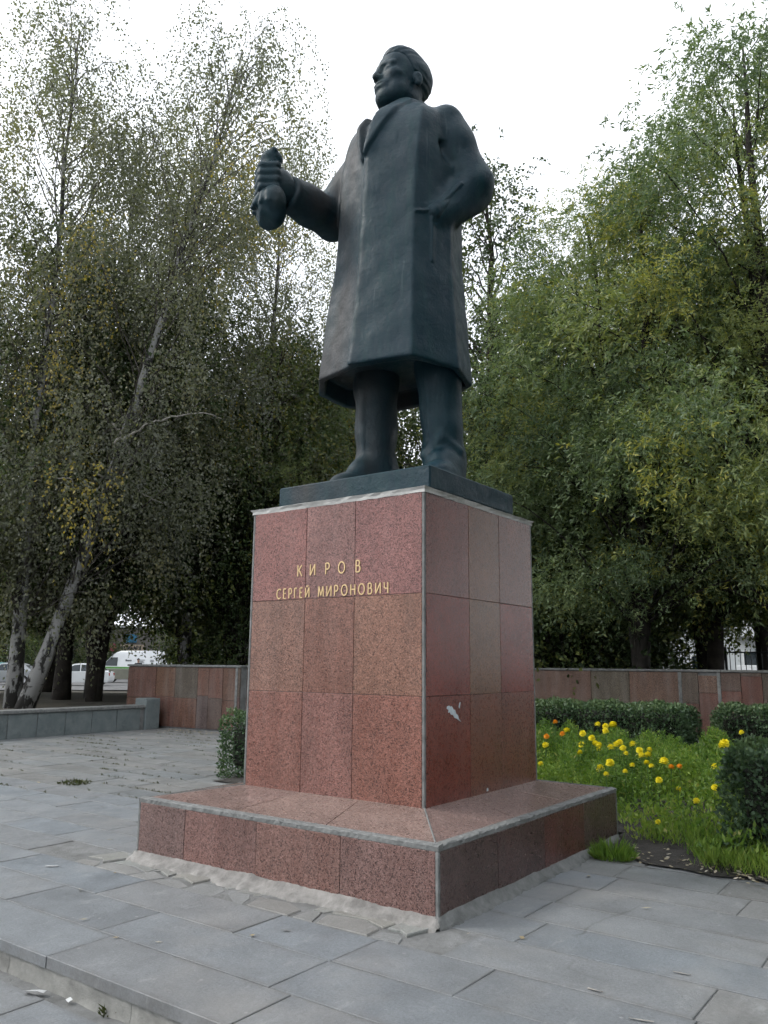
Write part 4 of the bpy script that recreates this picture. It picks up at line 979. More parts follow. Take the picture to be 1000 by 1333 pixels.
# tuft of grass at the corner of the pedestal base
def tuft(name, label, loc, rad, h, n, seed, mat='herb', w_=0.008):
    r = np.random.default_rng(seed); a = r.uniform(0, 2*math.pi, n); q = np.sqrt(r.random(n))*rad; P = np.stack([q*np.cos(a), q*np.sin(a), np.zeros(n)+0.0], 1)
    A = unit(np.stack([np.cos(a)*0.5, np.sin(a)*0.5, np.ones(n)], 1)+rand_dirs(r, n)*0.45); B = unit(np.cross(A, rand_dirs(r, n)))
    me = leaf_mesh('blades', P, A, B, h*r.uniform(0.35, 1.15, n)*(1-0.55*q/rad)*(0.7+0.5*np.sin(a*2+seed)**2), w_*r.uniform(0.8, 1.4, n), M[mat], np.clip(r.normal(0.3, 0.17, n), 0, 0.8))
    t = thing(name, label, 'grass', loc); tag(link('blades', me, t), kind='stuff'); return t
tuft('grass_tuft', 'bright green grass tuft against the right end of the pedestal base', (1.50, 0.80, 0.0), 0.17, 0.19, 800, 31, w_=0.011)
tuft('grass_tuft', 'small yellowish weed growing at the foot of the step', tuple(float(v) for v in unproj(145, 1318, z=-0.15)), 0.06, 0.07, 90, 33, 'weed')
g_ = unproj(98, 1020, z=0); tuft('moss_tuft', 'flat mossy weed growing between slabs of the rear plaza', (float(g_[0]), float(g_[1]), 0.0), 0.20, 0.07, 260, 34, 'weed', 0.014)

# marigolds
FL = [(107,65,'o'),(70,125,'o'),(137,115,'o'),(155,100,''),(66,162,''),(222,113,''),(285,75,''),(318,82,''),(349,77,'b'),(318,102,''),(260,132,''),(217,160,''),(275,155,''),(290,162,''),(290,180,'s'),(210,192,'s'),(340,172,''),(362,160,''),(377,150,''),(391,175,''),(432,158,''),(460,184,''),(502,181,'s'),(470,205,''),(497,202,''),(490,235,'s'),(510,250,'s'),(336,237,'b'),(296,260,'b'),(320,283,'s'),(430,246,'s'),(400,272,'s'),(563,230,'b'),(594,254,'o'),(627,252,'o'),(542,309,''),(625,346,'s'),(777,341,''),(700,397,''),(538,485,'s'),(777,252,''),(818,155,'b'),(806,163,''),(889,108,'s'),(403,197,'s'),(45,240,'s')]
def flower_head():
    """pompon of overlapping petals"""
    V = []; F = []
    for ring, (el, rad, n, ln) in enumerate(((-22, 0.8, 12, 0.42), (6, 0.95, 13, 0.42), (32, 0.80, 12, 0.40), (56, 0.62, 9, 0.38), (78, 0.35, 6, 0.34))):
        for k in range(n):
            az = 2*math.pi*(k+0.5*ring)/n; e = R(el+random.uniform(-6, 6)); d = np.array([math.cos(az)*math.cos(e), math.sin(az)*math.cos(e), 0.92*math.sin(e)])
            s = np.array([-math.sin(az), math.cos(az), 0]); u = np.cross(d, s); i = len(V); l_ = 1.0+random.uniform(-0.1, 0.08)
            V += [d*0.25, d*l_*0.8+s*0.27-u*0.10, d*l_*0.97, d*l_*0.8-s*0.27-u*0.10]; F.append((i, i+1, i+2, i+3))
    i = len(V); n = 8
    V += [np.array([0.62*math.cos(2*math.pi*k/n), 0.62*math.sin(2*math.pi*k/n), 0.0]) for k in range(n)]+[np.array([0.45*math.cos(2*math.pi*k/n), 0.45*math.sin(2*math.pi*k/n), 0.42]) for k in range(n)]+[np.array([0, 0, 0.6]), np.array([0, 0, -0.35])]
    for k in range(n): F += [(i+k, i+(k+1) % n, i+n+(k+1) % n, i+n+k), (i+n+k, i+n+(k+1) % n, i+2*n), (i+(k+1) % n, i+k, i+2*n+1)]
    return V, F
heads = {c_: [mesh('flower_head', *flower_head(), M[c_]) for _ in range(3)] for c_ in ('yellow', 'orange')}
stem_me = MB(); stem_me.tube([(0, 0, 0), (0.012, 0.005, 0.5), (0, 0, 0.98)], [0.0045, 0.004, 0.0035], 5); stem_me = mesh('stalk', np.concatenate(stem_me.V), stem_me.F, M['stem'])
r = np.random.default_rng(77); n = 26
la = r.uniform(0, 2*math.pi, n); lp = np.stack([0.004*np.cos(la), 0.004*np.sin(la), r.uniform(0.15, 0.85, n)], 1); lA = unit(np.stack([np.cos(la), np.sin(la), r.uniform(-0.2, 0.7, n)], 1)); lB = unit(np.cross(lA, np.array([0, 0, 1.0])))
leaf_me = leaf_mesh('leaves', lp, lA, lB, np.full(n, 0.085), np.full(n, 0.020), M['herb'], r.uniform(0.05, 0.5, n))
for i, (cx, cy, kd) in enumerate(FL):
    px, py = 690+cx*0.31, 920+cy*0.31
    z = float(np.interp(py, [935, 960, 985, 1010, 1040, 1075], [0.66, 0.58, 0.47, 0.38, 0.26, 0.15]))
    p = unproj(px, py, z=z); col = 'orange' if kd == 'o' else 'yellow'
    rad = {'o': 0.036, '': 0.042, 'b': 0.055, 's': 0.033}[kd]*min(1.15, max(0.7, np.linalg.norm(p[:2]-CAM[:2])/9.5))
    lab = {'orange': 'orange marigold bloom on a thin stalk in the flower bed', 'yellow': 'round yellow marigold bloom on a thin stalk in the flower bed'}[col]
    if kd == 'b': lab = 'larger round yellow marigold bloom standing out in the flower bed'
    if kd == 's': lab = 'small pale yellow marigold bloom among leaves in the flower bed'
    grp = {'o': 'orange marigolds', '': 'yellow marigolds', 'b': 'large yellow marigolds', 's': 'small yellow marigolds'}[kd]
    t = thing('marigold', lab, 'flower', (float(p[0]), float(p[1]), 0.02), random.uniform(0, 6), grp)
    s_ = link('stalk', stem_me, t); s_.scale = (1, 1, z-0.02)
    l_ = link('leaves', leaf_me, t); l_.scale = (1, 1, z-0.02)
    h_ = link('flower_head', heads[col][i % 3], t, (0, 0, z-0.02), (random.uniform(-0.5, 0.5), random.uniform(-0.4, 0.4), 0)); h_.scale = (rad, rad, rad)

# ================================================================== LITTER, WEEDS IN THE JOINTS, FALLEN LEAVES
r = np.random.default_rng(41); pts = []
for row in ROWS[7:]:
    if row > 6.8: break
    for x in np.arange(-10.5, -1.7, 0.05):
        if r.random() < 0.42*(0.5+0.5*math.sin(x*1.7+row*3.1))**2+0.03: pts += [(x+r.normal(0, 0.03), row+r.normal(0, 0.008), 0.0) for _ in range(6)]
P = np.array(pts); n = len(P); A = unit(rand_dirs(r, n)*0.8+np.array([0, 0, 0.9])); B = unit(np.cross(A, rand_dirs(r, n)))
o = link('joint_weeds', leaf_mesh('joint_weeds', P, A, B, 0.028*r.uniform(0.5, 1.4, n), np.full(n, 0.010), M['weed'], np.clip(r.normal(0.35, 0.2, n), 0, 1))); tag(o, 'dark weeds and moss in the joints of the rear plaza', 'weeds', kind='stuff')
def flat_leaves(name, P, size, mat, seed, label):
    r = np.random.default_rng(seed); n = len(P); a = r.uniform(0, 2*math.pi, n); A = unit(np.stack([np.cos(a), np.sin(a), r.normal(0.12, 0.15, n)], 1)); B = unit(np.cross(A, np.array([0, 0, 1.0])+rand_dirs(r, n)*0.35))
    o = link(name, leaf_mesh(name, P, A, B, size*r.uniform(0.6, 1.4, n), size*0.5*r.uniform(0.6, 1.3, n), M[mat], r.random(n))); return tag(o, label, 'leaves', kind='stuff')
x = r.uniform(1.5, 4.2, 260); y = bed_edge(x)+r.normal(0.05, 0.16, 260); P1 = np.stack([x, y, np.full(260, 0.03)], 1)
x = r.uniform(-10.5, -8.9, 160); y = 6.5-np.abs(r.normal(0, 0.35, 160)); P2 = np.stack([x, y, np.full(160, 0.008)], 1)
x = r.uniform(-10.8, 4.0, 150); y = r.uniform(-2.9, 6.3, 150); k = ~((np.abs(x) < 1.5) & (np.abs(y) < 1.6)); P3 = np.stack([x, y, np.full(150, 0.008)], 1)[k]
P3 = P3[[not in_bed(a, b) for a, b, _ in P3]]
flat_leaves('fallen_leaves', np.concatenate([P1, P2, P3]), 0.05, 'dry_leaf', 51, 'scattered dry fallen leaves on paving and along the bed')
def scrap(name, label, cat, loc, rz, pts, mat, h=0.006):
    s_ = MB(); rr = random.Random(hash(label) % 1000); n = len(pts); V = [(a, b, 0.002+h*(0.5+0.5*math.sin(7*a/0.1+3*i))) for i, (a, b) in enumerate(pts)]; V += [(a, b, z-0.0018) for a, b, z in V]
    s_.add(V, [tuple(range(n)), tuple(range(2*n-1, n-1, -1))]+[(i, n+i, n+(i+1) % n, (i+1) % n) for i in range(n)])
    o = s_.build(name, M[mat], None); o.location = loc; o.rotation_euler = (0, 0, rz); return tag(o, label, cat)
scrap('paper_scrap', 'crumpled white paper scrap on the walkway below the step', 'paper', tuple(float(v) for v in unproj(46, 1293, z=-0.138)), R(25), [(-.055, -.022), (-.02, -.026), (.02, -.016), (.055, -.018), (.05, .014), (.012, .022), (-.03, .014), (-.052, .008)], 'paper', 0.016)
scrap('paper_scrap', 'tiny pale paper bit beside the crumpled white scrap', 'paper', tuple(float(v) for v in unproj(90, 1303, z=-0.138)), R(-10), [(-.022, -.008), (.018, -.012), (.024, .006), (-.012, .01)], 'paper', 0.01)
scrap('paper_scrap', 'small white scrap lying on slabs left of the pedestal base', 'paper', tuple(float(v) for v in unproj(68, 1128, z=0.003)), R(40), [(-.05, -.01), (.0, -.018), (.045, -.01), (.04, .01), (-.035, .013)], 'paper')
for i, (px, py, a, L_) in enumerate(((775, 1290, -38, .075), (888, 1268, -32, .085), (835, 1329, -20, .10))):
    lab = ('pale curled leaf strip nearest the middle of the front slabs', 'pale curled leaf strip further right on the front slabs', 'pale curled leaf strip at the bottom edge of the picture')[i]
    scrap('dry_strip', lab, 'leaf', tuple(float(v) for v in unproj(px, py, z=0.003)), R(a)+0.6, [(-L_/2, -.004), (0, -.008), (L_/2, -.003), (L_/2, .003), (0, .006), (-L_/2, .005)], 'dead', 0.008)

# ================================================================== TREES
birch_shape = lambda t: float(np.interp(t, [0, 0.12, 0.4, 0.75, 1], [0.55, 0.9, 1.0, 0.80, 0.36]))
dense_shape = lambda t: float(np.interp(t, [0, 0.15, 0.5, 0.8, 1], [0.7, 1.0, 1.0, 0.7, 0.25]))
will_shape = lambda t: float(np.interp(t, [0, 0.15, 0.45, 0.75, 1], [0.85, 1.0, 0.95, 0.55, 0.12]))
BL = dict(mat_leaf=M['birch_leaf'], mat_bark=M['birch'], mat_limb=M['birch_limb'], limb=0.34, thin=0.50, taper=1.25)
birchA = tree_meshes(101, 18.6, 2.6, 3.3, birch_shape, 108, 0.42, 44, 16, 0.95, (0.082, 0.060, 0.7), trunk_r=0.165, lean=(0.0, 0.1), yellow=0.05, tip=0.34, **BL)
birchB = tree_meshes(102, 18.6, 3.6, 3.3, birch_shape, 112, 0.42, 44, 16, 0.95, (0.082, 0.060, 0.7), trunk_r=0.17, lean=tuple(RT[:2]*4.0+FW[:2]*1.0), lexp=0.82, wob=0.12, yellow=0.04, tip=0.34, **BL)
birchC = tree_meshes(103, 17.6, 3.6, 2.9, birch_shape, 92, 0.40, 40, 16, 0.95, (0.082, 0.060, 0.7), trunk_r=0.15, lean=(-0.2, 0.5), yellow=0.03, tip=0.34, **BL)
DL = dict(mat_leaf=M['dense_leaf'], mat_bark=M['bark'])
denseA = tree_meshes(111, 15.0, 3.6, 4.3, dense_shape, 104, 0.75, 40, 11, 0.6, (0.14, 0.10, 0.9), trunk_r=0.24, yellow=0.06, stems=2, **DL)
denseB = tree_meshes(112, 15.5, 3.6, 4.0, dense_shape, 100, 0.75, 40, 11, 0.75, (0.14, 0.095, 0.9), trunk_r=0.27, lean=(0.6, -0.4), yellow=0.10, **DL)
openA = tree_meshes(121, 16.5, 3.6, 2.9, dense_shape, 70, 0.55, 36, 12, 0.4, (0.12, 0.075, 1.0), trunk_r=0.22, lean=(0.3, 0.2), wob=0.4, **DL)
WL = dict(mat_leaf=M['willow_leaf'], mat_bark=M['willow_bark'], limb=0.5, thin=0.10)
willA = tree_meshes(131, 14.6, 2.9, 5.0, will_shape, 100, 0.50, 96, 16, 0.42, (0.120, 0.034, 0.95), trunk_r=0.24, lean=(0.3, -0.3), yellow=0.16, stems=3, spread=0.07, tip=0.22, hole=0.40, **WL)
willB = tree_meshes(132, 14.0, 2.6, 4.6, will_shape, 88, 0.50, 96, 16, 0.42, (0.120, 0.034, 0.95), trunk_r=0.24, lean=(-0.4, 0.3), yellow=0.14, stems=2, spread=0.07, tip=0.20, hole=0.40, **WL)
shrubA = tree_meshes(141, 3.4, 0.2, 2.0, dense_shape, 46, 0.45, 26, 9, 0.4, (0.11, 0.07, 1.0), trunk_r=0.06, wob=0.1, stems=3, **DL)

def tree_at(me, name, label, px, dist, rz=0.0, sc=1.0, group=None, sz=None, cat='tree'):
    x, y, _ = ground_at(px, dist); return plant_tree(me, name, label, (x, y, float(park_z(x, y))-0.02), R(rz), sc, group, cat, sz)
tree_at(birchA, 'birch_tree', 'upright white birch with patchy bark nearest the left edge', 20, 21.0, 10)
bB = tree_at(birchB, 'birch_tree', 'white birch leaning strongly to the right beside the upright birch', 30, 20.6)
tree_at(birchC, 'birch_tree', 'slender birch rising between the leaning birch and the statue', 240, 25.0, 40, 1.08)
tree_at(birchA, 'birch_tree', 'birch nearest the statue, its lacy top left of the raised cap', 340, 25.5, 130, 1.02)
tree_at(birchC, 'birch_tree', 'tall thin birch behind the two white trunks at left', 120, 26.5, 200, 1.10)
tree_at(birchB, 'birch_tree', 'birch mostly cut off by the left edge', -35, 23.0, 150, 1.0)
tree_at(denseB, 'dark_tree', 'thick dark trunked tree right behind the leaning birch', 82, 25.0, 20, 0.82)
tree_at(denseA, 'dark_tree', 'tree with a forked dark trunk left of the white van', 124, 23.5, 205, 0.86)
far_l = 'dark leafy tree crowded in the park behind the left wall'
for i, (px, d, rz, sc, sz) in enumerate(((-40, 29, 0, 1.0, 0.75), (60, 33, 70, 1.0, 0.78), (262, 46, 140, 1.1, 1.1), (240, 31, 240, 0.95, 0.72), (300, 25, 300, 0.8, 0.75), (345, 30, 110, 1.0, 0.82), (410, 32, 180, 1.0, 0.92), (455, 34, 250, 1.0, 0.95), (540, 32, 90, 1.0, 0.9))):
    tree_at((denseA, denseB)[i % 2], 'dark_tree', far_l, px, d, rz, sc, 'dark trees behind the left wall', sz)
tree_at(willB, 'willow_tree', 'yellow green weeping tree seen between the coat and the birches', 385, 26, 15, 0.82)
tree_at(openA, 'tall_tree', 'tall thin dark tree just right of the statue', 632, 23.5, 0, 1.0)
tree_at(openA, 'tall_tree', 'airy tree behind the tall thin one right of the statue', 680, 30, 140, 0.92)
tree_at(willA, 'willow_tree', 'big drooping willow overhanging the granite wall at right', 835, 20.0, 0, 0.90)
tree_at(willB, 'willow_tree', 'willow at the right edge rising highest there', 1035, 19.5, 115, 1.10)
tree_at(willA, 'willow_tree', 'willow standing behind the big drooping willow', 920, 26.5, 150, 0.98)
tree_at(willB, 'willow_tree', 'smaller willow leaning toward the pedestal, left of the big willow', 765, 23.0, 200, 0.86)
tree_at(denseB, 'dark_tree', 'straight dark trunk under the willows before the pale building', 931, 22.5, 60, 0.80)
far_r = 'dark leafy tree crowded behind the right wall and willows'
for i, (px, d, rz, sc, sz) in enumerate(((670, 34, 10, 1.0, 0.9), (740, 27, 200, 0.9, 0.8), (790, 31, 150, 1.0, 0.9), (850, 34, 220, 1.0, 0.9), (1000, 30, 290, 1.0, 0.9), (1070, 27, 40, 1.0, 0.9), (1120, 22, 100, 1.0, 0.9))):
    tree_at((denseA, denseB)[(i+1) % 2], 'dark_tree', far_r, px, d, rz, sc, 'dark trees behind the right wall', sz)
for i, (px, d, rz, sc) in enumerate(((318, 24, 160, 0.9), (300, 34, 120, 1.1), (345, 28, 30, 1.3), (270, 44, 10, 1.2))):
    tree_at(shrubA, 'dark_shrub', 'dark bush under the trees above the left granite wall', px, d, rz, sc, 'bushes behind the left wall', cat='bush')
for i, (px, d, rz, sc) in enumerate(((705, 22.5, 0, 1.2), (742, 21.5, 80, 1.25), (780, 24, 160, 1.1), (835, 27, 20, 0.8), (680, 26, 100, 1.4), (620, 25, 30, 1.4), (800, 31, 60, 1.1))):
    tree_at(shrubA, 'dark_shrub', 'dark bush under the trees above the right granite wall', px, d, rz, sc, 'bushes behind the right wall', cat='bush')
# unseen trees added right of the plaza to darken the pedestal's right face
for i, (x, y, rz, sc) in enumerate(((10.5, 1.5, 0, 0.95), (11.5, -5.0, 120, 1.0), (10.0, 8.5, 60, 0.95), (13.0, -12.0, 200, 1.0), (16.0, -2.0, 280, 1.1), (15.0, 6.0, 20, 1.1))):
    plant_tree((denseB, denseA)[i % 2], 'dark_tree', 'unseen leafy tree added right of the plaza to shade the pedestal', (x, y, -0.05), R(rz), sc, 'added shade trees right of the plaza')
for i in range(24):                                   # the far side of the street and the quarter beyond
    px = -606+76*i+random.uniform(-15, 15)
    if 122 < px < 205 or 880 < px < 990: continue
    tree_at((denseA, denseB)[i % 2], 'distant_tree', 'distant tree closing the view beyond street and park', px, random.uniform(84, 104), random.uniform(0, 360), random.uniform(1.1, 1.4), 'distant trees')

for px, d in ((40, 80), (92, 82), (6, 76), (112, 84), (235, 90), (262, 84)): tree_at(shrubA, 'dark_shrub', 'dark bush on the far side of the street behind the parked cars', px, d, px*7, 1.5, 'bushes across the street', cat='bush')
# bare pale branches hanging in the leaning birch
def px_line(pts, dist): return [unproj(a, b, dist=dist+k*0.15) for k, (a, b) in enumerate(pts)]
wm = np.array(bB.location)
for pts, rd in (([(146, 575), (172, 565), (197, 550), (230, 543), (262, 537), (290, 545)], 0.035), ([(148, 553), (158, 565), (167, 580), (170, 605)], 0.028), ([(132, 602), (127, 615), (134, 622), (130, 633), (118, 642)], 0.026), ([(70, 622), (92, 622), (97, 640)], 0.022), ([(182, 640), (205, 652), (222, 662)], 0.018)):
    P = np.array(px_line(pts, 19.0))-wm; s_ = MB(); tt = np.linspace(0, 1, 4*len(P)); P = np.stack([np.interp(tt, np.linspace(0, 1, len(P)), P[:, k]) for k in range(3)], 1)+np.random.default_rng(len(pts)).normal(0, 0.02, (4*len(P), 3))
    s_.tube(P, np.linspace(rd, rd*0.35, len(P)), 6); s_.build('dead_branch', M['dead'], bB, smooth=True)

# ================================================================== STREET BEHIND THE LEFT TREES
def wheel_mesh(rad, wd):
    s_ = MB(); n = 20; ring = lambda r_, y: [(r_*math.cos(2*math.pi*k/n), y, r_*math.sin(2*math.pi*k/n)) for k in range(n)]
    V = []; prof = [(rad*0.62, -wd/2), (rad*0.93, -wd/2), (rad, -wd*0.3), (rad, wd*0.3), (rad*0.93, wd/2), (rad*0.62, wd/2)]
    for r_, y in prof: V += ring(r_, y)
    F = [(j*n+k, j*n+(k+1) % n, (j+1)*n+(k+1) % n, (j+1)*n+k) for j in range(5) for k in range(n)]
    s_.add(V, F); tyre = mesh('tyre', V, F, M['tyre'], True)
    V = ring(rad*0.62, -wd*0.42)+ring(rad*0.62, wd*0.42)+[(0, -wd*0.3, 0), (0, wd*0.3, 0)]; F = [(k, (k+1) % n, 2*n) for k in range(n)]+[(n+(k+1) % n, n+k, 2*n+1) for k in range(n)]
    return tyre, mesh('rim', V, F, M['rim'])
tyre_me, rim_me = wheel_mesh(0.32, 0.2)
def wheels(t, xs, hw, sc=1.0):
    for x in xs:
        for s in (-1, 1):
            o = link('wheel', tyre_me, t, (x, s*hw, 0.32*sc)); o.scale = (sc,)*3; link('rim', rim_me, o)
def loft_body(prof, hws, name, mat, parent, inset=0.0):
    """prof: closed side outline (x, z); hws(z) half width at height z"""
    n = len(prof); V = []
    for s in (-1, 1):
        for (x, z) in prof: V.append((x, s*hws(z), z))
    F = [tuple(range(n)), tuple(range(2*n-1, n-1, -1))]+[(i, n+i, n+(i+1) % n, (i+1) % n) for i in range(n)]
    s_ = MB(); s_.add(V, F); return s_.build(name, mat, parent, recalc=True)
def side_pane(t, pts, hws, name, mat, off=0.006):
    for s in (-1, 1):
        V = [(x, s*(hws(z)+off), z) for x, z in pts]; n = len(pts); V += [(x, s*(hws(z)-0.01), z) for x, z in pts]; s_ = MB()
        s_.add(V, [tuple(range(n))]+[(i, (i+1) % n, n+(i+1) % n, n+i) for i in range(n)]); s_.build(name, mat, t, recalc=True)
def heading(theta): return math.atan2(math.sin(theta), -math.cos(theta))
def car(label, px, dist, theta, mat, L_=4.2, H=1.45, group=None):
    x, y, _ = ground_at(px, dist); t = thing('parked_car', label, 'car', (x, y, -0.11), heading(theta), group); h = L_/2
    hb = lambda z: float(np.interp(z, [0.2, 0.5, 0.9, 1.0, H], [0.74, 0.84, 0.83, 0.80, 0.58]))
    loft_body([(-h, 0.35), (-h+0.08, 0.22), (h-0.1, 0.20), (h, 0.36), (h-0.02, 0.62), (h-0.12, 0.74), (h*0.45, 0.90), (-h*0.80, 0.94), (-h+0.04, 0.90), (-h-0.02, 0.6)], hb, 'body', mat, t)
    loft_body([(h*0.46, 0.89), (h*0.12, H-0.06), (-h*0.05, H), (-h*0.45, H-0.02), (-h*0.60, H-0.12), (-h*0.84, 0.93)], hb, 'cabin', mat, t)
    side_pane(t, [(h*0.36, 0.93), (h*0.09, H-0.12), (-h*0.10, H-0.09), (-h*0.12, 0.94)], hb, 'side_window', M['glass'])
    side_pane(t, [(-h*0.15, 0.94), (-h*0.13, H-0.09), (-h*0.46, H-0.10), (-h*0.66, 0.96)], hb, 'side_window', M['glass'])
    for nm, (xa, za), (xb, zb) in (('windscreen', (h*0.445, 0.93), (h*0.15, H-0.08)), ('rear_window', (-h*0.80, 0.98), (-h*0.62, H-0.15))):
        sg = 1 if nm == 'windscreen' else -1; s_ = MB(); s_.add([(xa+sg*0.02, -hb(za)+0.08, za), (xa+sg*0.02, hb(za)-0.08, za), (xb+sg*0.02, hb(zb)-0.06, zb), (xb+sg*0.02, -hb(zb)+0.06, zb)], [(0, 1, 2, 3)]); s_.build(nm, M['glass'], t)
    for s in (-1, 1):
        s_ = MB(); s_.cbox(h-0.14, h-0.01, s*0.58-0.17, s*0.58+0.17, 0.58, 0.70, 0.03); s_.build('headlight', M['lamp_glass'], t)
        s_ = MB(); s_.cbox(-h-0.025, -h+0.08, s*0.64-0.11, s*0.64+0.11, 0.62, 0.84, 0.03); s_.build('tail_light', M['red_lamp'], t)
        s_ = MB(); s_.cbox(h*0.30, h*0.37, s*0.95-0.08, s*0.95+0.08, 0.92, 1.04, 0.03); s_.build('mirror', mat, t)
    s_ = MB(); s_.cbox(h-0.02, h+0.015, -0.26, 0.26, 0.36, 0.47, 0.005); s_.build('number_plate', M['paper'], t)
    wheels(t, (h*0.62, -h*0.60), 0.76); return t
car('pale car seen between dark trunks, left of the white van', 103, 58, -0.72, M['car_white'])
car('silver car glimpsed behind the upright birch at far left', 8, 60, -0.80, M['car_silver'])
car('teal car just showing at the left edge', -12, 68, -0.80, M['car_teal'])
car('white car right behind the van, over the granite wall', 216, 78, -0.60, M['car_white'], 4.0, 1.5)
car('rightmost white car seen over the granite wall', 236, 82, -0.55, M['car_white'], 4.2, 1.5)

x, y, _ = ground_at(170, 66); van = thing('delivery_van', 'white delivery van with green stripe and grey lower half beyond the wall', 'van', (x, y, -0.11), heading(-0.66))
hv = lambda z: float(np.interp(z, [0.2, 0.6, 1.2, 2.0, 2.25, 2.4], [0.90, 0.96, 0.97, 0.90, 0.84, 0.70]))
loft_body([(-2.45, 0.34), (-2.40, 0.28), (2.25, 0.28), (2.50, 0.40), (2.52, 0.80), (2.40, 1.02), (-2.46, 1.04)], hv, 'lower_body', M['van_low'], van)
loft_body([(-2.46, 1.045), (2.40, 1.025), (1.95, 1.22), (1.30, 1.98), (0.95, 2.26), (0.6, 2.40), (-2.25, 2.42), (-2.44, 2.25)], hv, 'upper_body', M['car_white'], van)
side_pane(van, [(2.3, 1.055), (1.85, 1.20), (-2.4, 1.19), (-2.4, 1.06)], hv, 'green_stripe', M['van_green'], 0.008)
side_pane(van, [(1.90, 1.26), (1.32, 1.90), (0.80, 1.90), (0.80, 1.26)], hv, 'side_window', M['glass'], 0.008)
s_ = MB(); s_.add([(1.99, -0.86, 1.22), (1.99, 0.86, 1.22), (1.35, 0.78, 1.97), (1.35, -0.78, 1.97)], [(0, 1, 2, 3)]); s_.build('windscreen', M['glass'], van)
for s in (-1, 1):
    s_ = MB(); s_.cbox(-2.475, -2.40, s*0.46-0.33, s*0.46+0.33, 1.35, 1.95, 0.02); s_.build('rear_window', M['glass'], van)
    s_ = MB(); s_.cbox(-2.48, -2.38, s*0.86-0.06, s*0.86+0.06, 0.75, 1.35, 0.02); s_.build('tail_light', M['red_lamp'], van)
    s_ = MB(); s_.cbox(2.38, 2.53, s*0.66-0.16, s*0.66+0.16, 0.74, 0.94, 0.03); s_.build('headlight', M['lamp_glass'], van)
    for k, (xa, xb, za, zb) in enumerate(((0.10, 0.20, 1.62, 1.75), (-0.02, 0.06, 1.62, 1.72), (-0.12, -0.05, 1.63, 1.71), (-0.24, -0.16, 1.62, 1.73), (-0.75, -1.25, 1.70, 1.73), (-0.75, -1.15, 1.60, 1.63), (-0.75, -1.2, 1.50, 1.53), (-1.65, -1.95, 1.68, 1.72), (-1.65, -1.95, 1.58, 1.62))):
        s_ = MB(); zz = (za+zb)/2; a, b = min(xa, xb), max(xa, xb); yy = sorted((s*(hv(zz)-0.02), s*(hv(zz)+0.012))); s_.cbox(a, b, yy[0], yy[1], za, zb, 0.003); s_.build('side_print', M['ink'], van)
wheels(van, (1.62, -1.45), 0.84, 1.06)

def person(label, px, dist, H, face):
    x, y, _ = ground_at(px, dist); t = thing('person', label, 'person', (x, y, -0.112), face); k = H/1.75
    def sk(X, Y, Z):
        X, Y, Z = X/k, Y/k, Z/k
        d = ell(X, Y, Z, (0, 0, 1.64), (0.075, 0.095, 0.115)); d = smin(d, ell(X, Y, Z, (0, -0.095, 1.63), (0.015, 0.02, 0.025)), 0.01)
        d = smin(d, cap(X, Y, Z, (0, 0.01, 1.58), (0, 0.01, 1.42), 0.055, 0.06), 0.03); d = smin(d, cap(X, Y, Z, (0, 0.01, 1.32), (0, 0.01, 0.98), 0.13, 0.13), 0.06)
        for s in (-1, 1):
            d = smin(d, cap(X, Y, Z, (s*0.17, 0, 1.40), (s*0.22, 0.02, 1.12), 0.05, 0.042), 0.03); d = smin(d, cap(X, Y, Z, (s*0.22, 0.02, 1.12), (s*0.21, -0.06, 0.86), 0.042, 0.03), 0.02)
            d = smin(d, ell(X, Y, Z, (s*0.21, -0.08, 0.79), (0.025, 0.035, 0.07)), 0.02)
            d = smin(d, cap(X, Y, Z, (s*0.09, 0, 0.95), (s*0.10, -0.03*s, 0.50), 0.085, 0.06), 0.03); d = smin(d, cap(X, Y, Z, (s*0.10, -0.03*s, 0.50), (s*0.10, 0.05*s, 0.08), 0.058, 0.042), 0.02)
            d = smin(d, ell(X, Y, Z, (s*0.10, -0.06+0.05*s, 0.045), (0.045, 0.13, 0.045)), 0.02)
        return d*k
    sdf_object('body', sk, (-0.34, -0.26, 0.0), (0.34, 0.22, 1.9), 0.022, M['skin'], t, (0, 0, 0))
    def cl(X, Y, Z): return np.maximum(sk(X, Y, Z)-0.022, np.maximum(Z-1.47*k, 0.86*k-Z))
    def tr(X, Y, Z): return np.maximum(sk(X, Y, Z)-0.018, np.maximum(Z-0.95*k, 0.10*k-Z)+np.where(np.abs(X) > 0.17*k, 1.0, 0.0))
    sdf_object('jacket', cl, (-0.36, -0.28, 0.6), (0.36, 0.24, 1.8), 0.022, M['cloth_dark'], t, (0, 0, 0)); sdf_object('trousers', tr, (-0.36, -0.28, 0.0), (0.36, 0.24, 1.3), 0.022, M['cloth_dark'], t, (0, 0, 0))
    sdf_object('hair', lambda X, Y, Z: np.maximum(ell(X/k, Y/k, Z/k, (0, 0.015, 1.665), (0.088, 0.105, 0.112)), (1.62-Z/k)-0.5*(Y/k)), (-0.2, -0.2, 1.2), (0.2, 0.2, 1.95), 0.018, M['cloth_dark'], t, (0, 0, 0))
person('dark haired person in dark clothes standing before the white van', 179, 58, 1.80, R(60))
person('shorter person in dark clothes, head just over the granite wall', 190, 58, 1.42, R(-40))

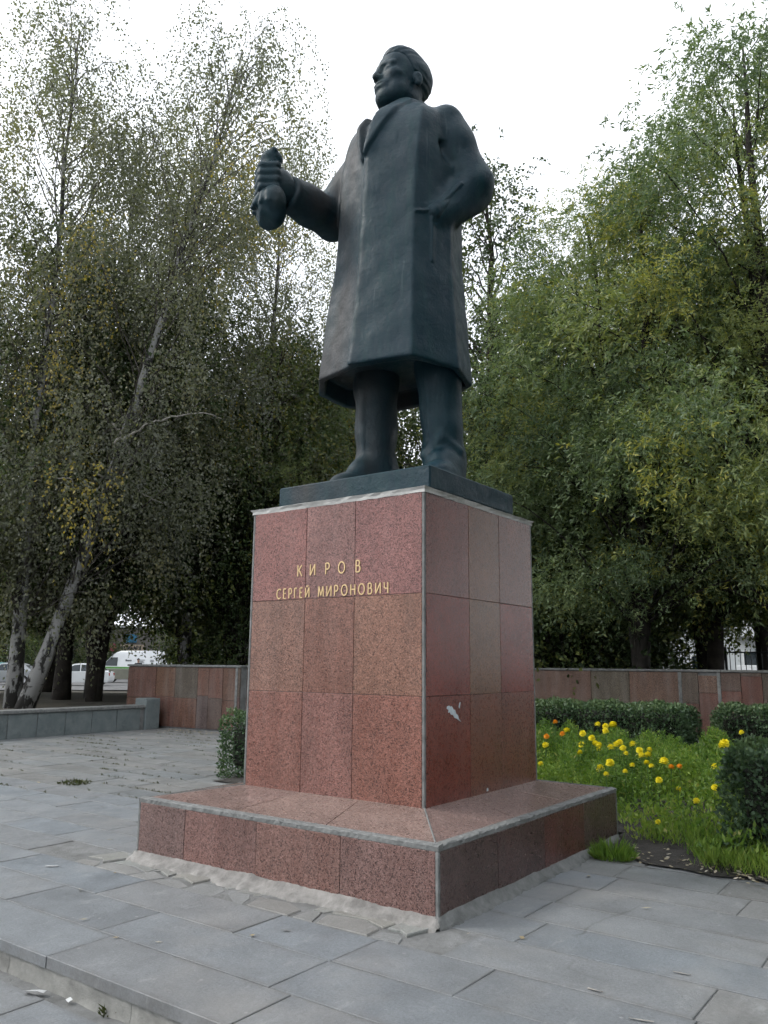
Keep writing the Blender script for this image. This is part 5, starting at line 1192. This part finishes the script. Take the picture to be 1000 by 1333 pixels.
# shop front across the street
def facade(name, label, cat, px, dist, rz=None):
    x, y, _ = ground_at(px, dist); d = np.array([x, y])-CAM[:2]; a = math.atan2(d[1], d[0])-math.pi/2 if rz is None else rz
    return thing(name, label, cat, (x, y, -0.15), a)
shop = facade('shop_building', 'low pale shop building with coloured signs behind the van', 'building', 168, 92)
s_ = MB(); s_.box(-11, 9, 0.0, 8, 0, 5.2); s_.build('wall', M['shop_wall'], shop)
s_ = MB(); s_.cbox(-11.2, 9.2, -0.25, 8.2, 5.2, 5.45, 0.03); s_.build('roof', M['block_trim'], shop)
for xc in (-8.5, -5.6, -2.2, 0.75, 3.4, 6.4):
    s_ = MB(); s_.cbox(xc-0.75, xc+0.75, -0.06, 0.03, 0.9, 2.45, 0.02); f_ = s_.build('window', M['block_trim'], shop)
    s_ = MB(); s_.box(xc-0.65, xc+0.65, -0.075, -0.062, 1.0, 2.35); s_.build('pane', M['glass'], f_)
s_ = MB(); s_.cbox(-1.15, 1.35, -0.16, -0.01, 2.72, 3.45, 0.02); sg = s_.build('sign_board', M['sign_tan'], shop); sg['label'] = 'tan sign board with dark capital letters'
x = -1.0
for ch in 'ЛОМБАРД':
    wv = GL[ch][0]*0.42*0.75; letter(ch, x, 2.88, 0.42, 0.075, -0.165, 0.02, M['ink'], shop, 0.75); x += wv+0.10
s_ = MB(); s_.cbox(-0.65, 0.55, -0.16, -0.01, 3.65, 4.55, 0.02); s_.build('sign_board', M['sign_blue'], shop)
s_ = MB(); s_.cbox(-2.75, -1.5, -0.16, -0.01, 2.70, 3.50, 0.02); s_.build('sign_board', M['sign_pink'], shop)
s_ = MB(); s_.cbox(-2.65, -2.1, -0.175, -0.155, 2.85, 3.0, 0.005); s_.build('sign_mark', M['paper'], shop)

# pale block of flats through the gap under the willows
blk = facade('apartment_block', 'pale block of flats showing through the gap under the right willows', 'building', 955, 58)
s_ = MB(); s_.box(-14, 14, 0.0, 11, 0, 15); s_.build('wall', M['block_wall'], blk)
s_ = MB(); s_.cbox(-14.3, 14.3, -0.3, 11.3, 15, 15.5, 0.04); s_.build('roof', M['block_trim'], blk)
for st in range(5):
    z = 0.9+2.9*st
    for k in range(8):
        xc = -12.2+3.48*k
        if k % 3 == 1:
            s_ = MB(); s_.cbox(xc-1.5, xc+1.5, -1.15, -0.01, z-0.25, z-0.10, 0.02); b_ = s_.build('balcony', M['block_trim'], blk)
            s_ = MB(); s_.cbox(xc-1.5, xc+1.5, -1.17, -1.10, z-0.09, z+0.85, 0.02); s_.build('balcony_front', M['block_trim'], b_)
            s_ = MB(); s_.cbox(xc-1.1, xc+1.1, -0.05, 0.03, z-0.08, z+1.75, 0.02); f_ = s_.build('balcony_door', M['block_trim'], blk)
            s_ = MB(); s_.box(xc-1.0, xc+1.0, -0.065, -0.052, z+0.05, z+1.65); s_.build('pane', M['glass'], f_)
        else:
            s_ = MB(); s_.cbox(xc-0.8, xc+0.8, -0.05, 0.03, z, z+1.5, 0.02); f_ = s_.build('window', M['block_trim'], blk)
            s_ = MB(); s_.box(xc-0.70, xc-0.03, -0.065, -0.052, z+0.1, z+1.4); s_.build('pane', M['glass'], f_)
            s_ = MB(); s_.box(xc+0.03, xc+0.70, -0.065, -0.052, z+0.1, z+1.4); s_.build('pane', M['glass'], f_)
            s_ = MB(); s_.cbox(xc-0.9, xc+0.9, -0.18, -0.0, z-0.09, z-0.002, 0.01); s_.build('sill', M['block_trim'], f_)

# iron railing in the park behind the right wall
a = ground_at(775, 30); b = ground_at(1010, 28); L_, fr = rect_frame(a[:2], b[:2]); zf = 0.35
fence = thing('iron_railing', 'dark iron railing with upright bars under the trees behind the right wall', 'fence')
bar = None
for z in (0.35, 1.55): fbox(fr, 0, L_, -0.02, 0.02, zf+z, zf+z+0.05, 'rail', M['fence'], fence)
for k in range(int(L_/0.16)):
    if k % 14 == 0: fbox(fr, k*0.16, k*0.16+0.07, -0.045, 0.045, zf-0.3, zf+1.75, 'post', M['fence'], fence)
    else:
        q = fr(k*0.16, 0.0, 0.0)
        if bar is None: bar = fbox(lambda s, n, z: (s, n, z), -0.011, 0.011, -0.011, 0.011, zf+0.1, zf+1.68, 'bar', M['fence'], fence, 0.003); bar.location = (q[0], q[1], 0)
        else: link('bar', bar.data, fence, (q[0], q[1], 0))
